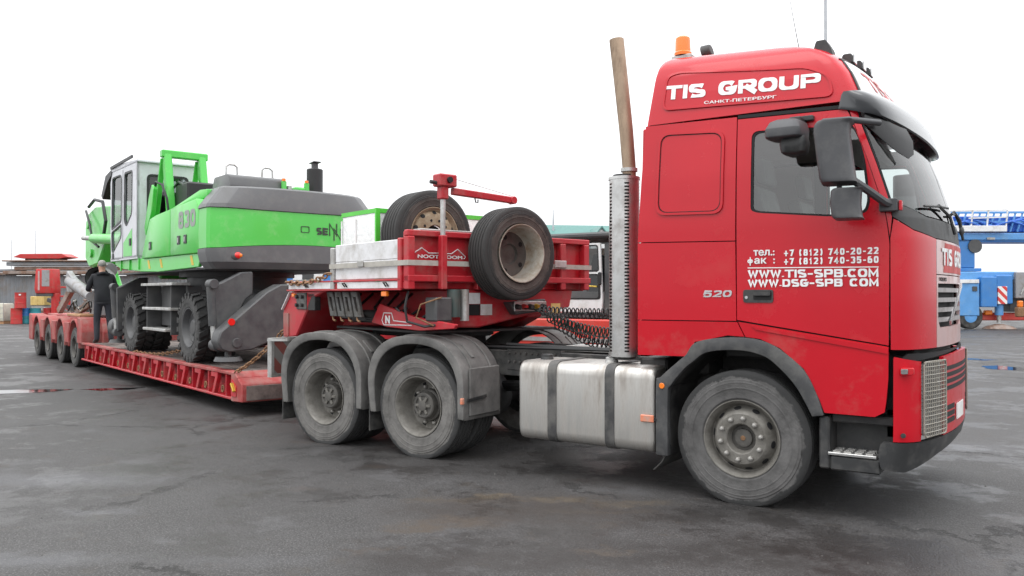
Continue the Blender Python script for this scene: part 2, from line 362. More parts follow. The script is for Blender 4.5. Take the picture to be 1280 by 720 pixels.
def tyre_mat(name, R0, dusty, dark, edge=.035):
    """dust on the sidewall with a ragged worn edge near the tread; made in wheel coordinates"""
    m = pm(name, dusty, .85, var=.30, vs=3.5, dirt=(tuple(c*.42 for c in dusty), .33, 5), bump=.25, bs=45); t = m.node_tree; N = t.nodes; L = t.links
    b = N['Principled BSDF']; src = b.inputs['Base Color'].links[0].from_socket
    tc = N.new('ShaderNodeTexCoord'); sp = N.new('ShaderNodeSeparateXYZ'); L.new(tc.outputs['Object'], sp.inputs[0])
    cx = N.new('ShaderNodeCombineXYZ'); L.new(sp.outputs[0], cx.inputs[0]); L.new(sp.outputs[2], cx.inputs[2])
    ln = N.new('ShaderNodeVectorMath'); ln.operation = 'LENGTH'; L.new(cx.outputs[0], ln.inputs[0])
    ns = N.new('ShaderNodeTexNoise'); ns.inputs['Scale'].default_value = 9; ns.inputs['Detail'].default_value = 8; ns.inputs['Roughness'].default_value = .65; L.new(tc.outputs['Object'], ns.inputs['Vector'])
    ma = N.new('ShaderNodeMath'); ma.operation = 'MULTIPLY_ADD'; ma.inputs[1].default_value = edge*4; L.new(ns.outputs['Fac'], ma.inputs[0]); L.new(ln.outputs['Value'], ma.inputs[2])
    mr = N.new('ShaderNodeMapRange'); mr.inputs['From Min'].default_value = R0+edge*2-.006; mr.inputs['From Max'].default_value = R0+edge*2+.006; L.new(ma.outputs[0], mr.inputs['Value'])
    mx = N.new('ShaderNodeMix'); mx.data_type = 'RGBA'; L.new(mr.outputs[0], mx.inputs['Factor']); L.new(src, mx.inputs['A']); mx.inputs['B'].default_value = (*dark, 1)
    L.new(mx.outputs['Result'], b.inputs['Base Color'])
tyre_mat('tyre_front', .485, (.105, .102, .10), (.03, .03, .03), .03)
tyre_mat('tyre_drive', .485, (.150, .144, .136), (.045, .045, .045), .018)
tyre_mat('tyre_spare', .40, (.085, .072, .064), (.036, .035, .034), .03)
tyre_mat('tyre_trailer', .40, (.09, .087, .083), (.04, .04, .04), .02)
tyre_mat('tyre_excavator', .50, (.065, .064, .063), (.028, .028, .028), .03)
pm('dark_acrylic', (.010, .010, .011), .25, coat=.3, var=.1)
pm('visor_grey', (.045, .048, .052), .25, coat=.45, var=.1, crough=.06)
def stripes(name, ca, cb, period=.28, dirt=.3):
    m = pm(name, ca, .5, var=.1); t = m.node_tree; N = t.nodes; L = t.links; b = N['Principled BSDF']
    tc = N.new('ShaderNodeTexCoord'); sp = N.new('ShaderNodeSeparateXYZ'); L.new(tc.outputs['Object'], sp.inputs[0])
    def M(op, x, y=None):
        q = N.new('ShaderNodeMath'); q.operation = op
        for i, v in enumerate((x, y)):
            if v is None: continue
            if hasattr(v, 'links'): L.new(v, q.inputs[i])
            else: q.inputs[i].default_value = v
        return q.outputs[0]
    s = M('ADD', M('ADD', sp.outputs[0], sp.outputs[1]), sp.outputs[2]); f = M('GREATER_THAN', M('FRACT', M('DIVIDE', s, period)), .5)
    mx = N.new('ShaderNodeMix'); mx.data_type = 'RGBA'; L.new(f, mx.inputs['Factor']); mx.inputs['A'].default_value = (*ca, 1); mx.inputs['B'].default_value = (*cb, 1)
    L.new(mx.outputs['Result'], b.inputs['Base Color'])
stripes('striped', (.20, .06, .05), (.19, .18, .17), .3)
stripes('striped_sign', (.75, .75, .73), (.6, .05, .04), .42)
pm('rim_spare', (.40, .38, .33), .6, metal=.2, var=.2, dirt=((.24, .17, .11), .45, 7), bump=.1)
pm('hookplate', (.13, .13, .125), .6, metal=.3, var=.25, dirt=((.07, .06, .05), .4, 9))
pm('bottle', (.05, .075, .07), .4, var=.2, dirt=((.09, .085, .075), .35, 9))
pm('grit', (.085, .08, .075), .9, var=.3)
pm('arch_plastic', (.05, .051, .053), .5, var=.15, dirt=((.12, .118, .112), .42, 6), bump=.08, bs=150)
# ================================================================ ground
me = bpy.data.meshes.new('asphalt_yard'); S_ = 400
me.from_pydata([(-S_, -S_, 0), (S_, -S_, 0), (S_, S_, 0), (-S_, S_, 0)], [], [(0, 1, 2, 3)])
gm_ = bpy.data.materials.new('asphalt'); gm_.use_nodes = True; MAT['asphalt'] = gm_
def asphalt():
    t = gm_.node_tree; N = t.nodes; L = t.links; b = N['Principled BSDF']
    tc = N.new('ShaderNodeTexCoord'); co = tc.outputs['Object']
    def noise(sc, det=8, ro=.6, vec=None, dist=0):
        n = N.new('ShaderNodeTexNoise'); n.inputs['Scale'].default_value = sc; n.inputs['Detail'].default_value = det; n.inputs['Roughness'].default_value = ro; n.inputs['Distortion'].default_value = dist
        L.new(vec or co, n.inputs['Vector']); return n.outputs['Fac']
    def rng(f, a, c, u=0, v=1):
        r = N.new('ShaderNodeMapRange'); r.inputs['From Min'].default_value = a; r.inputs['From Max'].default_value = c; r.inputs['To Min'].default_value = u; r.inputs['To Max'].default_value = v
        r.interpolation_type = 'SMOOTHSTEP'; L.new(f, r.inputs['Value']); return r.outputs[0]
    def mix(f, A, B):
        x = N.new('ShaderNodeMix'); x.data_type = 'RGBA'
        if hasattr(f, 'links'): L.new(f, x.inputs['Factor'])
        else: x.inputs['Factor'].default_value = f
        for k, c in (('A', A), ('B', B)):
            if hasattr(c, 'links'): L.new(c, x.inputs[k])
            else: x.inputs[k].default_value = (*c, 1)
        return x.outputs['Result']
    def M(op, x, y=None):
        q = N.new('ShaderNodeMath'); q.operation = op
        for i, v in enumerate((x, y)):
            if v is None: continue
            if hasattr(v, 'links'): L.new(v, q.inputs[i])
            else: q.inputs[i].default_value = v
        return q.outputs[0]
    C = mix(rng(noise(.35, 9, .65), .32, .68), (.029, .0270, .0262), (.047, .0446, .0442))
    C = mix(rng(noise(2.2, 9, .7), .35, .75, 0, .3), C, (.066, .0635, .0635))
    C = mix(rng(noise(14, 6, .75), .45, .72, 0, .35), C, (.085, .082, .082))
    C = mix(rng(noise(75, 3, .65), .50, .66, 0, .8), C, (.135, .13, .127))           # stone grain
    C = mix(rng(noise(48, 4, .7), .50, .68, 0, .75), C, (.016, .015, .015))
    def vofs(x, y):
        m_ = N.new('ShaderNodeMapping'); m_.inputs['Location'].default_value = (x, y, 0); L.new(co, m_.inputs[0]); return m_.outputs[0]
    damp = rng(noise(.75, 10, .72, vofs(3, 8)), .47, .60)
    C = mix(M('MULTIPLY', damp, .62), C, (.021, .0185, .017))
    C = mix(rng(noise(2.1, 10, .76, vofs(11, 2)), .55, .66, 0, .5), C, (.050, .040, .031))
    C = mix(rng(noise(1.2, 10, .74, vofs(-6, 5)), .55, .68, 0, .6), C, (.088, .0865, .089))
    # brown and oily stains near the truck, irregular; the dark ones under it also paint in its shade
    dn = N.new('ShaderNodeTexNoise'); dn.inputs['Scale'].default_value = 3.2; dn.inputs['Detail'].default_value = 9; dn.inputs['Roughness'].default_value = .72; L.new(co, dn.inputs['Vector'])
    vs_ = N.new('ShaderNodeVectorMath'); vs_.operation = 'SUBTRACT'; L.new(dn.outputs['Color'], vs_.inputs[0]); vs_.inputs[1].default_value = (.5, .5, .5)
    vm = N.new('ShaderNodeVectorMath'); vm.operation = 'SCALE'; vm.inputs['Scale'].default_value = .75; L.new(vs_.outputs[0], vm.inputs[0])
    va = N.new('ShaderNodeVectorMath'); va.operation = 'ADD'; L.new(co, va.inputs[0]); L.new(vm.outputs[0], va.inputs[1])
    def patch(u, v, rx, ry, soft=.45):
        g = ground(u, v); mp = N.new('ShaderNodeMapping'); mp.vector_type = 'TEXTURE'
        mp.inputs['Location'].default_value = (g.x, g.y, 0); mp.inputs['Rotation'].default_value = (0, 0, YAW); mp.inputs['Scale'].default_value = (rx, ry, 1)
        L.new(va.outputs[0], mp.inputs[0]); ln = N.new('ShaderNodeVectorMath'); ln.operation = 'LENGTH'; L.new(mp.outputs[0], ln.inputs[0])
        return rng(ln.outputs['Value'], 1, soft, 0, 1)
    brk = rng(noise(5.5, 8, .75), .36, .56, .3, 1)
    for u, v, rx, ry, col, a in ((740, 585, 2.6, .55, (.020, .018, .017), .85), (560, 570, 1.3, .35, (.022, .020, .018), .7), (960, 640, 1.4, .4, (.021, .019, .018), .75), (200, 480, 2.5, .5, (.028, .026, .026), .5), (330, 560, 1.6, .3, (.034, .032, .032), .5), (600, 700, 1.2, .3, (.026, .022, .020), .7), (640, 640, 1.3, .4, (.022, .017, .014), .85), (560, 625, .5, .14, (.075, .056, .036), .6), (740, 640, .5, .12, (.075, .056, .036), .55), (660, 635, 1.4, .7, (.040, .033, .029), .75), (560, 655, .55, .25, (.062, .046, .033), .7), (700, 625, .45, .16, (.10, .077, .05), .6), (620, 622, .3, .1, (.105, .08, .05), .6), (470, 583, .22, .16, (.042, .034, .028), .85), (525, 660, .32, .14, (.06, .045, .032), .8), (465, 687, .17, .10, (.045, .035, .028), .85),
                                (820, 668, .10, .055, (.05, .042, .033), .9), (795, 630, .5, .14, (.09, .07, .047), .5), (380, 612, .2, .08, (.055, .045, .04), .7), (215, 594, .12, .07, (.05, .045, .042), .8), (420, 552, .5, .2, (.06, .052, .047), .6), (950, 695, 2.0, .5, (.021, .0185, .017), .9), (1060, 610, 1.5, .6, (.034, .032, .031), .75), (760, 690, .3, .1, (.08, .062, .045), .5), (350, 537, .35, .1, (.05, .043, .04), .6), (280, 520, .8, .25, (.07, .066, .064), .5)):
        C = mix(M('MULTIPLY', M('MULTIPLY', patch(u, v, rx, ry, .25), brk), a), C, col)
    for u, v, rx, ry, a in ((70, 600, 1.3, .45, .5), (30, 700, .9, .25, .5), (1215, 560, .8, .5, .42), (300, 700, .8, .2, .2), (120, 640, .5, .16, .45)):
        C = mix(M('MULTIPLY', patch(u, v, rx, ry, .1), a), C, (.115, .115, .122))
    # cracks
    vo = N.new('ShaderNodeTexVoronoi'); vo.feature = 'DISTANCE_TO_EDGE'; vo.inputs['Scale'].default_value = .33; L.new(va.outputs[0], vo.inputs['Vector'])
    ck = M('MULTIPLY', rng(vo.outputs['Distance'], .016, .0, 0, 1), rng(noise(.5, 3), .47, .55))
    C = mix(M('MULTIPLY', ck, .8), C, (.03, .028, .027))
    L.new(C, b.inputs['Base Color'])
    wet = damp
    L.new(rng(wet, 0, 1, .70, .42), b.inputs['Roughness']); b.inputs['Specular IOR Level'].default_value = .45
    h = M('ADD', M('MULTIPLY', noise(70, 3, .6), .55), M('ADD', M('MULTIPLY', noise(6, 6), .7), M('MULTIPLY', ck, -.8)))
    bp = N.new('ShaderNodeBump'); bp.inputs['Strength'].default_value = .9; bp.inputs['Distance'].default_value = .012; L.new(h, bp.inputs['Height']); L.new(bp.outputs[0], b.inputs['Normal'])
asphalt()
tag(link('asphalt_yard', me, 'asphalt'), 'worn grey asphalt yard with damp stains and shade painted under the truck', kind='structure')

gr = MB(); rnd = random.Random(3)
for i in range(450):
    u = rnd.uniform(-40, 1320); v = 470+rnd.random()**1.4*250; p = ground(u, v); r = rnd.uniform(.003, .007)*(1.6 if rnd.random() < .06 else 1)
    vs = [(p.x+r*rnd.uniform(.7, 1.3)*cos(a), p.y+r*rnd.uniform(.7, 1.3)*sin(a), .0) for a in (0, 1.3, 2.5, 3.8, 5.0)]+[(p.x+rnd.uniform(-.3, .3)*r, p.y+rnd.uniform(-.3, .3)*r, r*rnd.uniform(.5, 1))]
    gr.add(vs, [(0,1,5), (1,2,5), (2,3,5), (3,4,5), (4,0,5)])
tag(gr.build('loose_grit', 'grit', sharp=5), 'small loose stones scattered over the asphalt', 'grit', kind='stuff')
# ================================================================ wheels (axle along y, outer side at -y)
def tyre_mesh(name, R, Ri, w, n=64, grooves=4, flat=None, lugs=0):
    h = w/2
    prof = [(-h*.72, Ri-.005), (-h*.84, Ri+.012), (-h*.89, Ri+.10*(R-Ri)), (-h*.93, Ri+.12*(R-Ri)), (-h*.945, Ri+.15*(R-Ri)), (-h*.935, Ri+.18*(R-Ri)), (-h*.965, Ri+.30*(R-Ri)), (-h*.99, Ri+.42*(R-Ri)), (-h*1.012, Ri+.43*(R-Ri)), (-h*1.012, Ri+.46*(R-Ri)), (-h, Ri+.47*(R-Ri)), (-h, Ri+.60*(R-Ri)), (-h*1.01, Ri+.61*(R-Ri)), (-h*1.005, Ri+.64*(R-Ri)), (-h*.985, Ri+.65*(R-Ri)), (-h*.98, Ri+.72*(R-Ri)), (-h*.93, Ri+.74*(R-Ri)), (-h*.93, R-.034), (-h*.88, R-.012), (-h*.80, R)]
    g = []
    if grooves:
        for i in range(grooves):
            y = -h*.72+h*1.44*(i+.5)/grooves; d = .007
            g += [(y-d, R+.001), (y-d*.7, R-.013), (y+d*.7, R-.013), (y+d, R+.001)]
    prof = prof+g+[(-a, r) for a, r in reversed(prof)]
    mb = MB().lathe(prof, n=n)
    if lugs:
        for i in range(lugs):
            a = 2*pi*i/lugs
            for sg in (-1, 1):
                t0 = a+(pi/lugs if sg > 0 else 0); t1 = t0+2*pi/lugs*.55
                vs = []
                for yy, da in ((sg*h*1.02, 0), (sg*h*.1, pi/lugs*.9)):
                    for rr in (R-.06, R+.028):
                        for tt in (t0, t1): vs.append((rr*cos(tt+da), yy, rr*sin(tt+da)))
                mb.add(vs, [(0,1,3,2),(4,6,7,5),(0,4,5,1),(2,3,7,6),(0,2,6,4),(1,5,7,3)])
    if flat:
        out = []
        for x, y, z in mb.v:
            if z < -flat+.06:
                k = (-flat+.06-z)/.1; y *= 1+.10*k*(1 if abs(y) > h*.8 else .3); x *= 1+.015*k
            out.append((x, y, max(z, -flat)))
        mb.v = out
    return mb.mesh(name=name, sharp=30)
def place_child(name, me, mat, parent, loc=(0,0,0), rot=None):
    o = link(name, me, mat, parent); o.location = loc
    if rot: o.rotation_euler = rot
    return o
_nut = MB().cyl((0,0,0), (0,-.024,0), .021, .020, 8).cyl((0,-.024,0), (0,-.038,0), .0195, .012, 8).mesh(bevel=.002, name='lug_nut')
_grip = MB().box(-.025, .025, -.022, .022, -.004, .004).mesh(name='grip')
_bolt = MB().cyl((0,0,0), (0,-.02,0), .014, n=6).mesh(name='bolt')
_hole = MB().lathe([(0, .026), (-.002, .024)], n=12, ca=True, cb=True).mesh(name='hand_hole')
def steer_wheel():
    me = MB().lathe([(.13, .30), (.13, .285), (-.02, .272), (-.09, .275), (-.118, .286), (-.13, .304), (-.137, .306), (-.137, .298), (-.120, .284), (-.088, .268), (-.055, .262), (-.050, .255), (-.062, .245), (-.105, .222), (-.132, .206), (-.139, .196), (-.139, .122), (-.132, .114), (-.075, .104), (-.068, .10)], n=56).mesh(name='rim')
    w = link('wheel', me, 'rim')
    place_child('tyre', tyre_mesh('tyre', .535, .29, .30, flat=.515), 'tyre_front', w)
    place_child('hub', MB().lathe([(-.06, .105), (-.064, .075), (-.085, .07), (-.09, .05), (-.088, .034), (-.092, .02), (-.092, .001)], n=24).mesh(name='hub', bevel=0), 'rim_dark', w)
    place_child('axle_cap', MB().lathe([(-.088, .022), (-.097, .018), (-.098, .001)], n=16).mesh(name='axle_cap'), 'chainrust', w)
    for i in range(10):
        a = 2*pi*(i+.3)/10
        place_child('lug_nut', _nut, 'nut', w, (.163*cos(a), -.138, .163*sin(a)))
    for i in range(10):
        a = 2*pi*(i+.8)/10
        place_child('hand_hole', _hole, 'seam', w, (.238*cos(a), -.083, .238*sin(a)), (0, -a, radians(0))).rotation_euler = Matrix.Rotation(-a, 3, 'Y').to_euler()
    for ch in w.children:
        if ch.name.startswith('hand_hole'):
            a = math.atan2(ch.location.z, ch.location.x)
            ch.rotation_euler = (Matrix.Rotation(-a, 3, 'Y') @ Matrix.Rotation(radians(58), 3, 'Z')).to_euler(); ch.scale = (.85, 1, 1.2)
    return w
def drive_wheel(R=.535, Ri=.29, w=.29, flat=.515, tm='tyre_drive', rm='rim', dual=.34, rs=1, small=False):
    me = MB().lathe([(.10, .30*rs), (.02, .272*rs), (-.06, .274*rs), (-.115, .286*rs), (-.13, .304*rs), (-.137, .306*rs), (-.137, .298*rs), (-.115, .279*rs), (-.05, .262*rs), (.05, .255*rs), (.066, .245*rs), (.07, .235*rs), (.072, .05)], n=48).mesh(name='rim')
    o = link('wheel', me, rm)
    tme = tyre_mesh('tyre', R, Ri, w, flat=flat, n=56 if not small else 40)
    place_child('tyre', tme, tm, o)
    if dual: place_child('inner_tyre', tme, tm, o, (0, dual, 0))
    if not small:
        hb = MB().lathe([(.07, .165), (.03, .16), (.02, .14), (-.045, .132), (-.055, .12), (-.055, .10), (-.045, .095), (-.045, .055), (-.07, .05), (-.075, .03), (-.075, .001)], n=28)
        place_child('hub', hb.mesh(name='hub'), 'rim_dark', o)
        sp = MB()
        for i in range(6):
            a = 2*pi*i/6; sp.bar((.04*cos(a), -.056, .04*sin(a)), (.098*cos(a), -.052, .098*sin(a)), .028, .022, (0,1,0))
        place_child('hub_star', sp.mesh(bevel=.004, name='hub_star'), 'rim', o)
        for i in range(10):
            a = 2*pi*i/10; place_child('lug_nut', _nut, 'rim_dark', o, (.19*cos(a), .068, .19*sin(a)))
        for i in range(8):
            a = 2*pi*(i+.5)/8; c = place_child('hand_hole', _hole, 'seam', o, (.226*cos(a), .071, .226*sin(a))); c.rotation_euler = Matrix.Rotation(-a, 3, 'Y').to_euler()
    else:
        place_child('hub', MB().lathe([(.07, .13), (-.03, .11), (-.09, .085), (-.10, .06), (-.10, .001)], n=20).mesh(name='hub'), 'rim_dark', o)
    return o
def put(w, parent, loc, flip=False):
    w.parent = parent; w.location = loc; w.rotation_euler = (0, 0, pi if flip else 0); return w
# ================================================================ tractor unit
truck = thing('tractor_truck', 'red three axle tractor unit with white lettering on its door and roof', 'truck')
TX = [0, -3.32, -4.69]
sw = steer_wheel(); put(sw, truck, (0, -1.09, .515)); put(copy_tree(sw), truck, (0, 1.09, .515), True)
dw = drive_wheel(); put(dw, truck, (TX[1], -1.105, .515))
for x, s in ((TX[2], -1), (TX[1], 1), (TX[2], 1)): put(copy_tree(dw), truck, (x, s*1.105, .515), s > 0)
# --- cab surface
XF = [(1.2, 1.37), (2.05, 1.37), (2.2, 1.355), (2.6, 1.235), (3.0, 1.085), (3.08, 1.03), (3.12, .995), (3.3, .885), (3.42, .80), (3.5, .71), (3.56, .59), (3.61, .40), (3.645, .08), (3.662, -.2)]
CDT = [(3.02, .32), (3.10, .22), (3.3, .165)]
WW = [(1.0, 1.25), (2.2, 1.25), (2.6, 1.236), (3.07, 1.20), (3.3, 1.168), (3.44, 1.135), (3.53, 1.095), (3.585, 1.035), (3.62, .95), (3.645, .80), (3.662, .5)]
XR = [(1, -.88), (2.1, -.88), (3.08, -.825), (3.48, -.775), (3.56, -.75), (3.61, -.705), (3.64, -.62), (3.662, -.45)]
KQ = 1.6
def plan(a, z, off, xf, w, cdp):
    xs = xf-cdp
    def P(a):
        if a <= xs: return Vector((a, -w))
        th = min((a-xs)/KQ, 1)*pi/2
        return Vector((xs+cdp*sin(th)**.77, -w*cos(th)))
    p = P(a); t = (P(a+.004)-P(a-.004)) if (a-xs)/KQ < .995 else Vector((0, 1))
    n = Vector((t.y, -t.x)).normalized()
    return shear((p.x+n.x*off, p.y+n.y*off, z))
def shear(p):                                          # the roof rises towards its rear edge
    return (p[0], p[1], p[2]+max(0, p[2]-3.3)*.22*max(0, min(1, (.35-p[0])/1.1)))
def CM(a, z, off=0): return plan(a, z, off, lerp(XF, z), lerp(WW, z), lerp(CDT, z))
def Q(q, z): return (lerp(XF, z)-lerp(CDT, z)+KQ*q, z)
def BMP(a, z, off=0):
    k = max(0, (.62-z))*.25
    return plan(a, z, off, 1.405-k, 1.25, .33)
def QB(q, z): return (1.405-max(0, (.62-z))*.25-.33+KQ*q, z)
def both(name, outer, holes, mat, off=0, thick=.022, grid=.06, parent=truck, fn=CM, label=None):
    a = bm_panel(outer, holes, fn, off, thick, grid).build(name, mat, parent, sharp=40)
    b = bm_panel(outer, holes, fn, off, thick, grid, True).build(name, mat, parent, sharp=40)
    return a, b
win = rp([(.085, 2.30), (.14, 2.28), (.68, 2.222), (.935, 2.235), (.955, 2.32), (.90, 2.80), (.845, 2.888), (.085, 2.925)], [.03, .05, .05, .04, .03, .05, .04, .06])
# inner dark liner so that the panel gaps read as dark joints
lin = [(-.86, 1.16), (-.45, 1.16), (-.37, 1.28), (.03, 1.335), (.3, 1.26), (1.07, 1.27), (1.08, 2.03), (1.05, 2.25), (.84, 2.93), (.8, 3.03), (-.80, 3.05)]
winl = rp([(.07, 2.28), (.94, 2.20), (.965, 2.32), (.90, 2.85), (.83, 2.905), (.07, 2.94)], .04)
both('inner_lining', lin, [winl], 'seam', -.028, .02, .15)
both('sleeper_side_panel', [(-.875, 2.088), (-.036, 2.072), (-.036, 3.052), (-.822, 3.068)], [], 'red')
emb = rp([(-.705, 2.31), (-.14, 2.295), (-.135, 2.955), (-.69, 2.99)], .09, 6)
both('locker_cover', emb, [], 'red', .006, .008)
def shrink(L, d):
    cx = sum(p[0] for p in L)/len(L); cz = sum(p[1] for p in L)/len(L); hx = max(abs(p[0]-cx) for p in L); hz = max(abs(p[1]-cz) for p in L)
    return [(cx+(x-cx)*(1-d/hx), cz+(y-cz)*(1-d/hz)) for x, y in L]
both('locker_bead', shrink(emb, -.006), [shrink(emb, .014)], 'red', .015, .012)
both('locker_gap', shrink(emb, .016), [shrink(emb, .022)], 'seam', .0075, .003)
both('sleeper_side_panel', [(-.875, 1.437), (-.029, 1.441), (-.036, 2.064), (-.875, 2.08)], [], 'red')
both('sleeper_side_panel', [(-.875, 1.14), (-.45, 1.145), (-.37, 1.265), (-.1, 1.325), (.035, 1.318), (-.022, 1.432), (-.875, 1.429)], [], 'red_low')
dr = both('door', [(-.022, 1.449), (1.083, 1.285), (1.098, 2.0), (1.062, 2.25), (.845, 2.93), (.80, 3.01), (-.028, 3.032)], [win], 'red', grid=.05)
both('lower_side_panel', [(-.012, 1.434), (.045, 1.318), (.16, 1.305), (.31, 1.24), (.49, 1.09), (.60, .87), (.635, .775), (.98, .772), (1.045, .81), (1.078, 1.05), (1.083, 1.275)], [], 'red_low', .004)
both('body_crease', [(.1, 1.403), (.13, 1.375), (1.08, 1.225), (1.08, 1.266)], [], 'red_low', .014, .02)
both('windscreen_pillar', [(1.105, 2.06), (1.07, 2.252), (.853, 2.935), (.82, 3.05), Q(.115, 3.05), Q(.105, 2.9), Q(.10, 2.32), Q(.075, 2.20)], [], 'red')
both('corner_panel', [(1.112, 1.256), Q(.585, 1.256), Q(.585, 2.06), Q(.3, 2.105), Q(.09, 2.185), (1.112, 2.05)], [], 'red', grid=.04)
both('cowl_panel', [Q(.085, 2.20), Q(.3, 2.115), Q(.585, 2.067), Q(1, 2.065), Q(1, 2.205), Q(.5, 2.215), Q(.108, 2.315)], [], 'plastic', -.004, .02, .05)
ws = both('windscreen', [Q(.112, 2.325), Q(.5, 2.225), Q(1, 2.215), Q(1, 3.0), Q(.5, 3.01), Q(.125, 3.02)], [], 'glass', -.006, 0, .05)
both('windscreen_seal', [Q(.100, 2.30), Q(.128, 2.30), Q(.136, 3.03), Q(.112, 3.05)], [], 'seam', .001, .02, .05)
both('pillar_backing', [(1.02, 1.9), Q(.2, 1.9), Q(.2, 2.12), Q(.1, 2.26), (1.04, 2.30)], [], 'seam', -.03, .02, .1)
both('pillar_backing', [(1.03, 2.28), Q(.09, 2.28), Q(.10, 3.02), (.79, 3.02), (.835, 2.93)], [], 'seam', -.03, .02, .1)
# door details (visible on both sides)
for k, sg in ((0, -1), (1, 1)):
    d = dr[k]; mir = sg > 0
    bm_panel(win, [], CM, -.014, 0, .08, mir).build('window_glass', 'cab_glass', d)
    inner = [(x+(.5-x)*.045, z+(2.56-z)*.045) for x, z in win]
    bm_panel(win, [inner], CM, -.006, .016, .2, mir).build('window_seal', 'seam', d)
    hd = rp([(.03, 1.585), (.262, 1.585), (.262, 1.685), (.03, 1.685)], .02)
    bm_panel(hd, [], CM, .008, .01, .3, mir).build('handle_plate', 'plastic', d)
    bm_panel(rp([(.11, 1.605), (.25, 1.605), (.25, 1.675), (.11, 1.675)], .012), [], CM, .010, .003, .3, mir).build('handle_recess', 'seam', d)
    bm_panel(rp([(.115, 1.64), (.245, 1.64), (.245, 1.672), (.115, 1.672)], .008), [], CM, .026, .014, .3, mir).build('handle', 'plastic', d)
    MB().cyl((.055, sg*1.256, 1.625), (.055, sg*1.261, 1.625), .012, n=12).build('lock', 'chrome', d)
for k, sg in ((0, -1), (1, 1)):
    bm_panel([(-.03, 3.040), (.80, 3.018), (.815, 3.045), (-.03, 3.066)], [], CM, -.004, .012, .1, sg > 0).build('rain_gutter', 'seam', truck)
# rear wall, floor, dash, seats
MB().prism([(-1.2, 1.15), (1.2, 1.15), (1.2, 2.1), (1.15, 3.06), (-1.15, 3.06), (-1.2, 2.1)], 'x', -.875, -.82).build('rear_wall', 'red', truck, .01)
box('cab_floor', 'interior', truck, -.85, 1.0, -1.18, 1.18, 1.30, 1.36)
box('headlining', 'headlining', truck, -.8, .72, -1.1, 1.1, 3.0, 3.03)
both('door_trim', [(0, 1.5), (1.0, 1.4), (1.0, 2.18), (0, 2.24)], [], 'headlining', -.06, .02, .3)
both('sleeper_trim', [(-.8, 1.5), (-.04, 1.5), (-.04, 2.98), (-.78, 2.98)], [], 'headlining', -.06, .02, .3)
MB().box(.45, .75, -1.0, 1.0, 2.86, 2.995).build('overhead_locker', 'headlining', truck, .03)
MB().prism([(.72, 1.36), (1.2, 1.36), (1.2, 2.15), (.95, 2.20), (.72, 2.05)], 'y', -1.1, 1.1).build('dashboard', 'interior', truck, .03)
MB().prism(rp([(-.80, 1.75), (-.25, 1.75), (-.25, 1.9), (-.80, 1.92)], .04), 'y', -1.1, 1.1).build('bunk', 'cloth', truck)
MB().rings([[(-.16+.03*sin(j*2.1), -.95+j*.05, z) for j in range(10)] for z in (1.95, 2.95)], False, False, False).build('curtain', 'curtain', truck)
for y in (-.62, .62):
    st = MB().prism(rp([(.08, 1.80), (.58, 1.84), (.6, 1.94), (.1, 1.92)], .04), 'y', y-.25, y+.25).build('seat', 'cloth', truck, .02)
    MB().prism(rp([(.06, 1.88), (.20, 1.9), (.02, 2.55), (-.1, 2.53)], .04), 'y', y-.24, y+.24).build('backrest', 'cloth', st, .03)
    MB().prism(rp([(-.02, 2.57), (.07, 2.57), (.03, 2.80), (-.06, 2.78)], .03), 'y', y-.14, y+.14).build('headrest', 'cloth', st, .02)
sr = Matrix.Translation((.78, .62, 2.12)) @ Matrix.Rotation(radians(-25), 4, 'Y')
MB(sr).tube([(.22*cos(a), .22*sin(a), 0) for a in [2*pi*i/24 for i in range(25)]], .016, 8).bar((0,-.2,0), (0,.2,0), .05, .02).cyl((0,0,.02), (.0,0,-.25), .04, n=10).build('steering_wheel', 'plastic', truck)
# --- roof
def plan_ring(z, off=0, n=26):
    xf = lerp(XF, z); w = lerp(WW, z); xr = lerp(XR, z); R = [(xr-off, 0, z), (xr-off, -w*.5, z), (xr-off, -w+.05, z), (xr+.012, -w+.012-off, z), (xr+.05, -w-off, z)]
    R = [shear(p) for p in R]; xs = xf-lerp(CDT, z)
    for t in (.25, .5, .75, .95): R.append(shear((xr+.05+(xs-xr-.05)*t, -w-off, z)))
    for i in range(1, n+1):
        q = i/n; R.append(plan(xs+KQ*q*.9999, z, off, xf, w, lerp(CDT, z)))
    return R+[(x, -y, z) for x, y, z in reversed(R[1:-1])]
zs = [3.074, 3.12, 3.2, 3.3, 3.37, 3.42, 3.46, 3.50, 3.53, 3.56, 3.585, 3.61, 3.63, 3.648, 3.658, 3.662]
roof = MB().rings([plan_ring(z) for z in zs]).build('roof', 'red', truck, sharp=50)
ru = rp([(-.675, 3.19), (.695, 3.125), (.66, 3.28), (.49, 3.375), (-.55, 3.475), (-.655, 3.455)], .07, 6)
both('roof_side_panel', ru, [], 'red', .006, .009)
both('roof_bead', shrink(ru, -.006), [shrink(ru, .012)], 'red', .014, .012)
